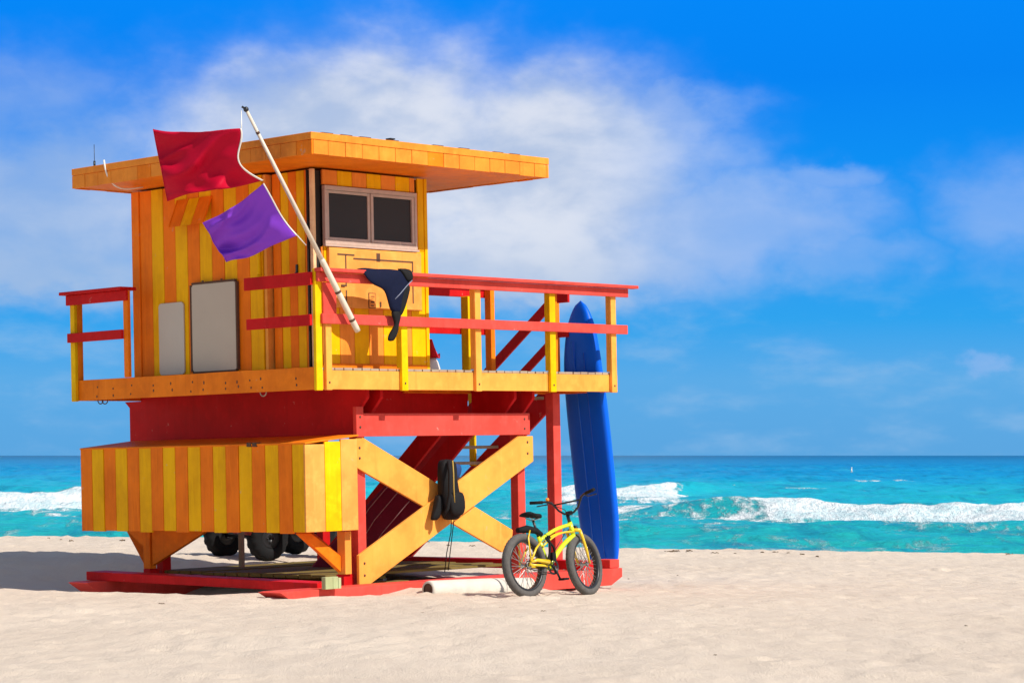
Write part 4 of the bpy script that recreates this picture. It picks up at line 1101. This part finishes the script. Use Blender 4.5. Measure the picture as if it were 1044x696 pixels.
for s_, sg in ((-1, 1), (1, -1)):
    pc = BBp + Vector((0, 0.13 * s_, 0)) + cdv * 0.17 * sg
    MB().box(pc - Vector((0.045, 0.045, 0.012)), pc + Vector((0.045, 0.045, 0.012))).build('pedal', BLACK, cro, 0.004)
chn = MB(); cp = []
for k in range(9):
    a = math.pi / 2 - math.pi * k / 8; cp.append(BBp + Vector((0.088 * math.cos(a), -0.062, 0.088 * math.sin(a))))
for k in range(9):
    a = -math.pi / 2 - math.pi * k / 8; cp.append(RA + Vector((0.042 * math.cos(a), -0.062, 0.042 * math.sin(a))))
cp.append(cp[0]); chn.tube(cp, 0.006, 6, caps=False).build('chain', BLACKMETAL, bike)
MB().ring(RA + Vector((0, -0.062, 0)), (0, 1, 0), [(-0.004, 0.020), (0.004, 0.020), (0.004, 0.045), (-0.004, 0.045)], 24).build('rear_cog', STEEL, bike)
MB().tube([Vector((0.34, 0.0, 0.70)), Vector((0.26, 0.0, 0.745)), Vector((0.10, 0, 0.765)), Vector((-0.06, 0, 0.75))], [0.030, 0.036, 0.045, 0.03], 10).build('rear_rack', BLACK, bike)
bm_ = bike_frame_matrix()
lk = MB(); lp = []
for k in range(44):
    t = k / 43 * 2 * math.pi * 2.15
    lp.append(Vector((0.40 + 0.05 * math.cos(t * 1.0) + 0.04 * math.sin(t * 0.43), 0.045 * math.sin(t) - 0.035, 0.52 + 0.185 * math.sin(t * 0.5 + 0.6) + 0.03 * math.cos(t))))
locko = lk.tube(lp, 0.013, 8).box(Vector((0.36, -0.12, 0.40)), Vector((0.42, -0.08, 0.49))).build('cable_lock', BLACK)
locko.matrix_world = bm_
tag(locko, 'black cable lock looped round the seat tube of the yellow bicycle', 'bicycle lock')

# ------------------------------------------------------------------ things on the sand
p0, p1 = Vector((-0.955, 27.55, 0)), Vector((0.20, 28.60, 0))
p0.z = ground(p0.x, p0.y) + 0.030; p1.z = ground(p1.x, p1.y) + 0.045
roll = thing('canvas_roll', 'white cylinder lying half buried in sand behind the bicycle rear wheel', 'white cylinder', Matrix.Translation(p0))
d = (p1 - p0); dn = d.normalized(); sd_ = dn.cross(Vector((0, 0, 1))).normalized(); up_ = sd_.cross(dn)
mb = MB(); vs = []; n = 28; prof = [(0.0, 0.080), (0.0, 0.105), (0.02, 0.112), (0.3, 0.118), (0.6, 0.122), (1.0, 0.125), (1.01, 0.10)]
for t, r in prof:
    for j in range(n):
        a = 2 * math.pi * j / n
        rr = r * (1 + 0.02 * math.sin(3 * a + t * 5))
        vs.append(d * t + sd_ * rr * math.cos(a) + up_ * rr * math.sin(a))
mb.add(vs, [(i * n + j, i * n + (j + 1) % n, (i + 1) * n + (j + 1) % n, (i + 1) * n + j) for i in range(len(prof) - 1) for j in range(n)], 0, True)
mb.build('tube', plain('white_canvas', (0.62, 0.575, 0.50), 0.85, var=0.25, scale=6, bump=0.4), roll)
MB().tube([dn * 0.012, dn * 0.014], 0.088, 24).tube([dn * 0.006, dn * 0.012], 0.03, 12).build('dark_end_hole', BROWN, roll)  # dark brown disc paints the shade inside the open end


def plank(name, p, q, w, h, mats, label, cat, group=None, tilt=0.0):
    p, q = Vector(p), Vector(q); c = (p + q) / 2
    s_ = (q - p).cross(Vector((0, 0, 1))).normalized() + Vector((0, 0, tilt))
    mb = MB(); n = 8
    mb.bar(p - c, q - c, w, h, s_)
    mb.bar(p - c + (q - p) * 0.08 + Vector((0, 0, h * 0.56)), p - c + (q - p) * 0.10 + Vector((0, 0, h * 0.56)), w * 0.9, 0.004, s_)
    o = mb.build(name, mats, None, 0.006); o.location = c
    return tag(o, label, cat, group)


def gp(a, b, dz):
    """a point at height dz above the sand, tower a/b"""
    p = T2W((a, b, 0)); p.z = ground(p.x, p.y) + dz; return p


plank('timber_offcut', gp(1.15, 0.62, 0.05), gp(2.0, 0.72, 0.05), 0.14, 0.06, OLIVE, 'yellowish timber offcut lying on the sand at the foot of the cross brace', 'timber')
plank('timber_plank', gp(1.35, 4.3, 0.04), gp(2.25, 2.4, 0.04), 0.16, 0.05, OLIVE, 'long olive plank lying on the sand behind the red runner', 'timber')
plank('timber_plank', gp(1.5, 2.9, 0.10), gp(2.0, 1.1, 0.11), 0.14, 0.04, OLIVE, 'olive plank lying on top of another plank under the striped box', 'timber')
plank('timber_plank', gp(2.4, 2.6, 0.02), gp(2.8, 1.9, 0.02), 0.18, 0.03, WHITE, 'thin white board lying on the sand beside the black tyre', 'board')
blk = MB().box((-0.17, -0.30, 0.0), (0.02, -0.235, 0.135)).box((-0.06, -0.305, 0.002), (-0.05, -0.30, 0.13)).box((0.025, -0.30, 0.0), (0.065, -0.235, 0.12))
bw = blk.build('timber_block', PALEGREEN, None, 0.006); bw.matrix_world = T @ Matrix.Translation((-0.05, -0.02, 0.052)); tag(bw, 'pale green wooden block on the skid at the front corner of the tower', 'timber')
# maroon rescue board on its edge under the tower
mo = thing('rescue_board', 'maroon board with pale curved lines under the tower behind the cross brace', 'board', T)
mb = MB(); prof = []
c0, c1 = Vector((2.35, 2.85, -0.35)), Vector((2.35, 0.80, 1.17))
dv = (c1 - c0); Ln = dv.length; dvn = dv.normalized(); nv_ = Vector((0, -dvn.z, dvn.y)) * -1
pts = []
for k in range(28):
    t = 2 * math.pi * k / 28; ca, sa = math.cos(t), math.sin(t)
    x = math.copysign(abs(ca) ** 0.35, ca) * Ln / 2; y = math.copysign(abs(sa) ** 0.55, sa) * 0.36
    pts.append((c0 + c1) / 2 + dvn * x + nv_ * y)
mb.prism(pts, (0.10, 0, 0)); mb.build('hull', MAROON, mo, 0.02)
for o_ in (-0.16, 0.05, 0.22):
    MB().tube([(c0 + c1) / 2 + dvn * (Ln * s_) + nv_ * (o_ + 0.10 * math.sin(s_ * 5)) + Vector((-0.004, 0, 0)) for s_ in (-0.42, -0.25, -0.05, 0.15, 0.4)], 0.006, 6).build('piping', plain('pale_pink_line', (0.55, 0.30, 0.32), 0.6), mo)
# rescue can on the deck behind the cabin corner
rc = thing('rescue_can', 'red and white rescue can on the deck behind the cabin corner', 'rescue float', T @ Matrix.Translation((2.52, 0.72, 2.535)))
MB().ring((0, 0, 0), (0, 0, 1), [(0, 0.0), (0, 0.11), (0.04, 0.115), (0.12, 0.09), (0.17, 0.06), (0.17, 0.0)], 24).build('body', WHITE, rc)
MB().ring((0, 0, 0), (0, 0, 1), [(0.172, 0.0), (0.172, 0.10), (0.20, 0.09), (0.30, 0.05), (0.40, 0.02), (0.40, 0.0)], 24).build('cap', RED, rc)
MB().tube([(0.09, 0, 0.19), (0.15, 0, 0.22), (0.15, 0, 0.18), (0.08, 0, 0.18)], 0.012, 8).build('handle', RED, rc)

# ------------------------------------------------------------------ quad bike parked behind the tower
W1, W2 = Vector((-4.05, 34.1, 0)), Vector((-3.36, 33.3, 0))
for w_ in (W1, W2):
    w_.z = ground(w_.x, w_.y)
axv = (W2 - W1).normalized(); fwd = Vector((axv.y * -1, axv.x, 0)) * 1.0
fwd = Vector((-axv.y, axv.x, 0)).normalized()
atv_m = Matrix((fwd, -axv, Vector((0, 0, 1)))).transposed().to_4x4()
atv_m.translation = (W1 + W2) / 2
quad = thing('quad_bike', 'dark quad bike with fat black tyres parked behind the tower', 'quad bike', atv_m)
half = (W2 - W1).length / 2; RR = 0.30


def quad_wheel(x, s_):
    c = Vector((x, s_ * half, RR))
    def bump(i, j):
        t = 2 * math.pi * j / 16
        return (0.016 if (i // 2 + (j % 8 > 3)) % 2 == 0 else 0) * max(0, math.cos(t))
    w_ = MB().ring(c, (0, 1, 0), [(0.11 * math.copysign(abs(math.sin(t)) ** 0.7, math.sin(t)), RR - 0.09 + 0.09 * math.copysign(abs(math.cos(t)) ** 0.7, math.cos(t))) for t in [2 * math.pi * k / 16 for k in range(16)]], 64, 0, bump).build('tyre', BLACK, quad)
    rm_ = MB().ring(c, (0, 1, 0), [(-0.07, 0.02), (0.07, 0.02), (0.075, 0.06), (0.05, 0.10), (0.085, 0.14), (-0.085, 0.14), (-0.05, 0.10), (-0.075, 0.06)], 32)
    for k in range(4):
        a = k * math.pi / 2; rm_.ball(c + Vector((0.05 * math.cos(a), s_ * 0.078, 0.05 * math.sin(a))), 0.013)
    rm_.build('rim', BLACKMETAL, w_)


for x in (0, 1.22):
    for s_ in (-1, 1):
        quad_wheel(x, s_)
bd = MB()
bd.box((-0.15, -0.13, 0.34), (1.38, 0.13, 0.62)).prism([(0.25, -0.17, 0.60), (1.40, -0.17, 0.60), (1.40, -0.17, 0.74), (1.05, -0.17, 0.80), (0.35, -0.17, 0.74)], (0, 0.34, 0))
bd.build('body', ATVPLASTIC, quad, 0.03)
for x in (0, 1.22):
    for s_ in (-1, 1):
        fd = MB(); pts = []
        for k in range(9):
            a = R(10 + 160 * k / 8); pts.append((x + 0.39 * math.cos(a), 0, RR + 0.37 * math.sin(a)))
        vs = [(p[0], s_ * (half - 0.17), p[2]) for p in pts] + [(p[0], s_ * (half + 0.14), p[2]) for p in pts]
        fd.add(vs, [(k, k + 1, 10 + k, 9 + k) for k in range(8)], 0, True)
        fo = fd.build('fender', ATVPLASTIC, quad); md = fo.modifiers.new('t', 'SOLIDIFY'); md.thickness = 0.015
qs = MB().box((0.45, -0.15, 0.80), (1.2, 0.15, 0.90)).build('seat', BLACK, quad, 0.04)
MB().tube([(0.15, -0.38, 1.0), (0.12, -0.15, 0.98), (0.10, 0, 0.93), (0.12, 0.15, 0.98), (0.15, 0.38, 1.0)], 0.014, 8).tube([(0.10, 0, 0.93), (-0.02, 0, 0.6)], 0.02, 8).build('handlebar', BLACKMETAL, quad)
MB().tube([(0, -half, RR), (0, half, RR)], 0.025, 8).tube([(1.22, -half, RR), (1.22, half, RR)], 0.025, 8).build('axle', BLACKMETAL, quad)

# ------------------------------------------------------------------ far buoy and seaweed scraps
by = thing('marker_buoy', 'tiny white marker buoy far out on the sea', 'buoy', None, (42.0, 300, SEA_Z))
MB().ring((0, 0, 0), (0, 0, 1), [(-0.2, 0.0), (-0.2, 0.20), (0.1, 0.22), (0.25, 0.15), (0.25, 0.0)], 20).build('float', WHITE, by)
MB().tube([(0, 0, 0.25), (0, 0, 0.75)], [0.12, 0.05], 10).ball((0, 0, 0.8), 0.09).build('mast', WHITE, by)
rs = random.Random(12); sw = MB()
for k in range(60):
    t = rs.random()
    if t < 0.72:
        x, y = rs.uniform(-9, 10.5), rs.gauss(41.6, 0.5)
    else:
        x, y = rs.uniform(-6, 9), rs.uniform(18, 41)
    z = ground(x, y) + 0.004; s_ = rs.uniform(0.02, 0.050) * (1.1 if t < 0.72 else 0.45)
    for q in range(3):
        a = rs.uniform(0, 6.28); dx, dy = math.cos(a) * s_, math.sin(a) * s_
        sw.tube([(x, y, z), (x + dx, y + dy, z + s_ * 0.35), (x + dx * 1.9, y + dy * 1.9 + 0.01, z)], [s_ * 0.16, s_ * 0.22, s_ * 0.08], 5)
o = sw.build('seaweed', plain('dry_seaweed', (0.12, 0.075, 0.035), 0.9, var=0.4))
tag(o, kind='stuff')
